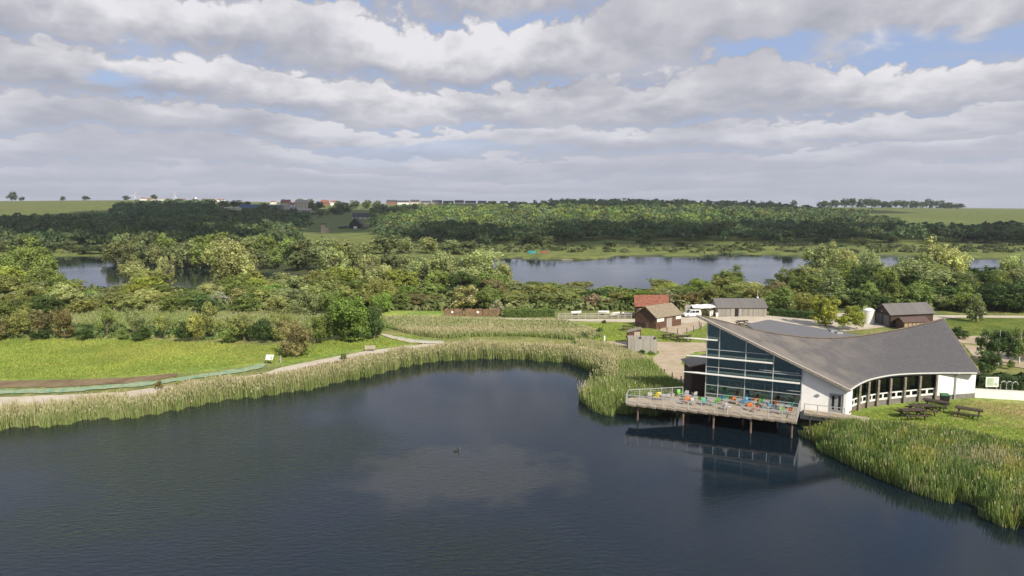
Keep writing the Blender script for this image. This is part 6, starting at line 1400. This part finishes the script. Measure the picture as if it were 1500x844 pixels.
for x0, x1 in ((-24, -8.3), (8.3, 20)): mb = MB(); mb.slab([p + Vector((x0 * s, -1, 2.6 * s)), p + Vector((x1 * s, -1, 3.6 * s)), p + Vector((x1 * s, 9, 4.6 * s)), p + Vector((x0 * s, 9, 2.9 * s))], 2 * s); sb.part(mb, 'side_wing', M['darkroof'])
mb = MB(); mb.box(p.x - 2 * s, p.x + 3 * s, p.y - .3, p.y - .1, p.z, p.z + 3.2 * s); sb.part(mb, 'white_door', M['whitepaint'])
small_house(516, 541, 321, 312.5, G(528, 321).y, M['cream'], M['darkroof'], 'low pale shed with dark roof behind the black gabled barn', None, .6, 8, 'low_shed', 'shed', chim=False)
# boats and pontoon on the far shore, duck
def upturned(px, py, Lm, mat, lab):
    p = G(px, py); e = MB(); n_ = 9; vs = []
    for i in range(n_):
        t_ = i / (n_ - 1); hw = .75 * math.sin(math.pi * min(.97, max(.06, t_))) ** .5
        for yy, z in ((-1, 0), (-.8, .5), (0, .75), (.8, .5), (1, 0)): vs.append(Vector((-Lm / 2 + Lm * t_, yy * hw, z * (1.3 if yy == 0 else 1))))
    e.add(vs, [(i * 5 + j, i * 5 + (j + 1) % 5, (i + 1) * 5 + (j + 1) % 5, (i + 1) * 5 + j) for i in range(n_ - 1) for j in range(5)] + [tuple(range(5))[::-1], tuple(range((n_ - 1) * 5, n_ * 5))])
    o = e.build('upturned_boat', mat, None, 0, p); o.scale = (1, 1.2, 1.5); tag(o, lab, 'boat', 'boats on the far shore')
upturned(797, 371.5, 3.6, M['redtile'], 'red boat lying upturned on the far marshy bank'); upturned(779, 371.8, 4.2, plain('teal_paint', (.03, .22, .24), .5), 'teal boat lying upturned on the far bank beside the red one')
p = U(831, 381.5, .0); mb = MB(); mb.box(-2.8, 2.8, -.8, .8, .1, .35); e = empty('pontoon', p, 0, 'small grey landing stage at the far shore of the lake', 'pontoon'); mb.build('platform', M['concrete'], e)
for x in (-2.5, 2.5): mb = MB(); mb.tube([(x, .6, -1.2), (x, .6, 1.1)], .12, 8); mb.build('post', M['darktimber'], e)
p = U(668, 661, 0); e = empty('duck', p, R(20), 'dark duck swimming alone in the middle of the pond', 'duck'); bm = bmesh.new()
ob = bpy.data.meshes.new('body'); bmesh.ops.create_uvsphere(bm, u_segments=16, v_segments=10, radius=.5); 
for v in bm.verts:
    x, y, z = v.co; v.co = (x * .62, y * .26, z * .22 + .05 + (.10 * max(0, -x) if x < -.2 else 0))
k = bmesh.ops.create_uvsphere(bm, u_segments=12, v_segments=8, radius=.085); bmesh.ops.translate(bm, verts=k['verts'], vec=(.30, 0, .30)); k = bmesh.ops.create_cone(bm, segments=8, radius1=.07, radius2=.055, depth=.2, cap_ends=True); bmesh.ops.translate(bm, verts=k['verts'], vec=(.27, 0, .19))
bm.to_mesh(ob); bm.free(); ob.materials.append(plain('dark_feathers', (.03, .025, .02), .6)); link('body', ob, e)
mb = MB(); mb.tube([(.37, 0, .29), (.47, 0, .28)], [.03, .015], 6); mb.build('bill', plain('bill', (.5, .4, .1), .5), e); e.scale = (1.0,) * 3
o = sheet('ripple_none', [(1, 1)], M['soil']) if False else None

# ================================================================ unseen clouds placed high out of frame to shade the far slopes
def cloud(gx0, gx1, gy0, gy1, seed, alt=1500, n=70):
    r = np.random.default_rng(seed); off = Vector((SV.x, SV.y, 0)) / SV.z * alt; V = []; F_ = []; b = 0
    bm = bmesh.new(); bmesh.ops.create_icosphere(bm, subdivisions=2, radius=1); bv = np.array([tuple(v.co) for v in bm.verts]); bf = np.array([[v.index for v in f.verts] for f in bm.faces]); bm.free()
    for _ in range(n):
        cx = r.uniform(gx0, gx1); cy = r.uniform(gy0, gy1); rr = min(gy1 - gy0, gx1 - gx0) * r.uniform(.10, .26); p = bv * (rr * r.uniform(1, 1.6), rr, rr * .45) * (1 + .12 * r.normal(size=(len(bv), 1))); p[:, 2] = np.maximum(p[:, 2], -rr * .12)
        V.append(p + (cx + off.x, cy + off.y, alt + r.uniform(0, 15))); F_.append(bf + b); b += len(bv)
    m, t, o_ = mat_base('cloud_white'); d = t.n('ShaderNodeBsdfDiffuse'); d.inputs[0].default_value = (.9, .9, .92, 1); tr = t.n('ShaderNodeBsdfTranslucent'); tr.inputs[0].default_value = (.9, .9, .92, 1); mx = t.n('ShaderNodeMixShader'); mx.inputs[0].default_value = .5; t.l(d.outputs[0], mx.inputs[1]); t.l(tr.outputs[0], mx.inputs[2]); t.l(mx.outputs[0], o_.inputs[0])
    o = link('cloud', np_mesh('cloud', np.concatenate(V), np.concatenate(F_), m, None, True)); tag(o, kind='structure')
cloud(-1150, -200, 470, 760, 1); cloud(-150, 900, 455, 600, 2); cloud(-60, 560, 1120, 1500, 3); cloud(-520, -200, 760, 1050, 4, n=50)

# ================================================================ air
mh = bpy.data.materials.new('haze'); mh.use_nodes = True; t = NT(mh.node_tree); o_ = t.n('ShaderNodeOutputMaterial'); v_ = t.n('ShaderNodeVolumePrincipled'); t.l(v_.outputs[0], o_.inputs['Volume'])
v_.inputs['Color'].default_value = (.80, .86, .95, 1); v_.inputs['Density'].default_value = HAZE; v_.inputs['Anisotropy'].default_value = 0.2
mb = MB(); mb.box(-2650, 2650, -260, 4560, -3.5, 110); o = mb.build('haze', mh); tag(o, 'thin pale summer haze hanging over the lakes and far slopes', 'haze', kind='stuff')
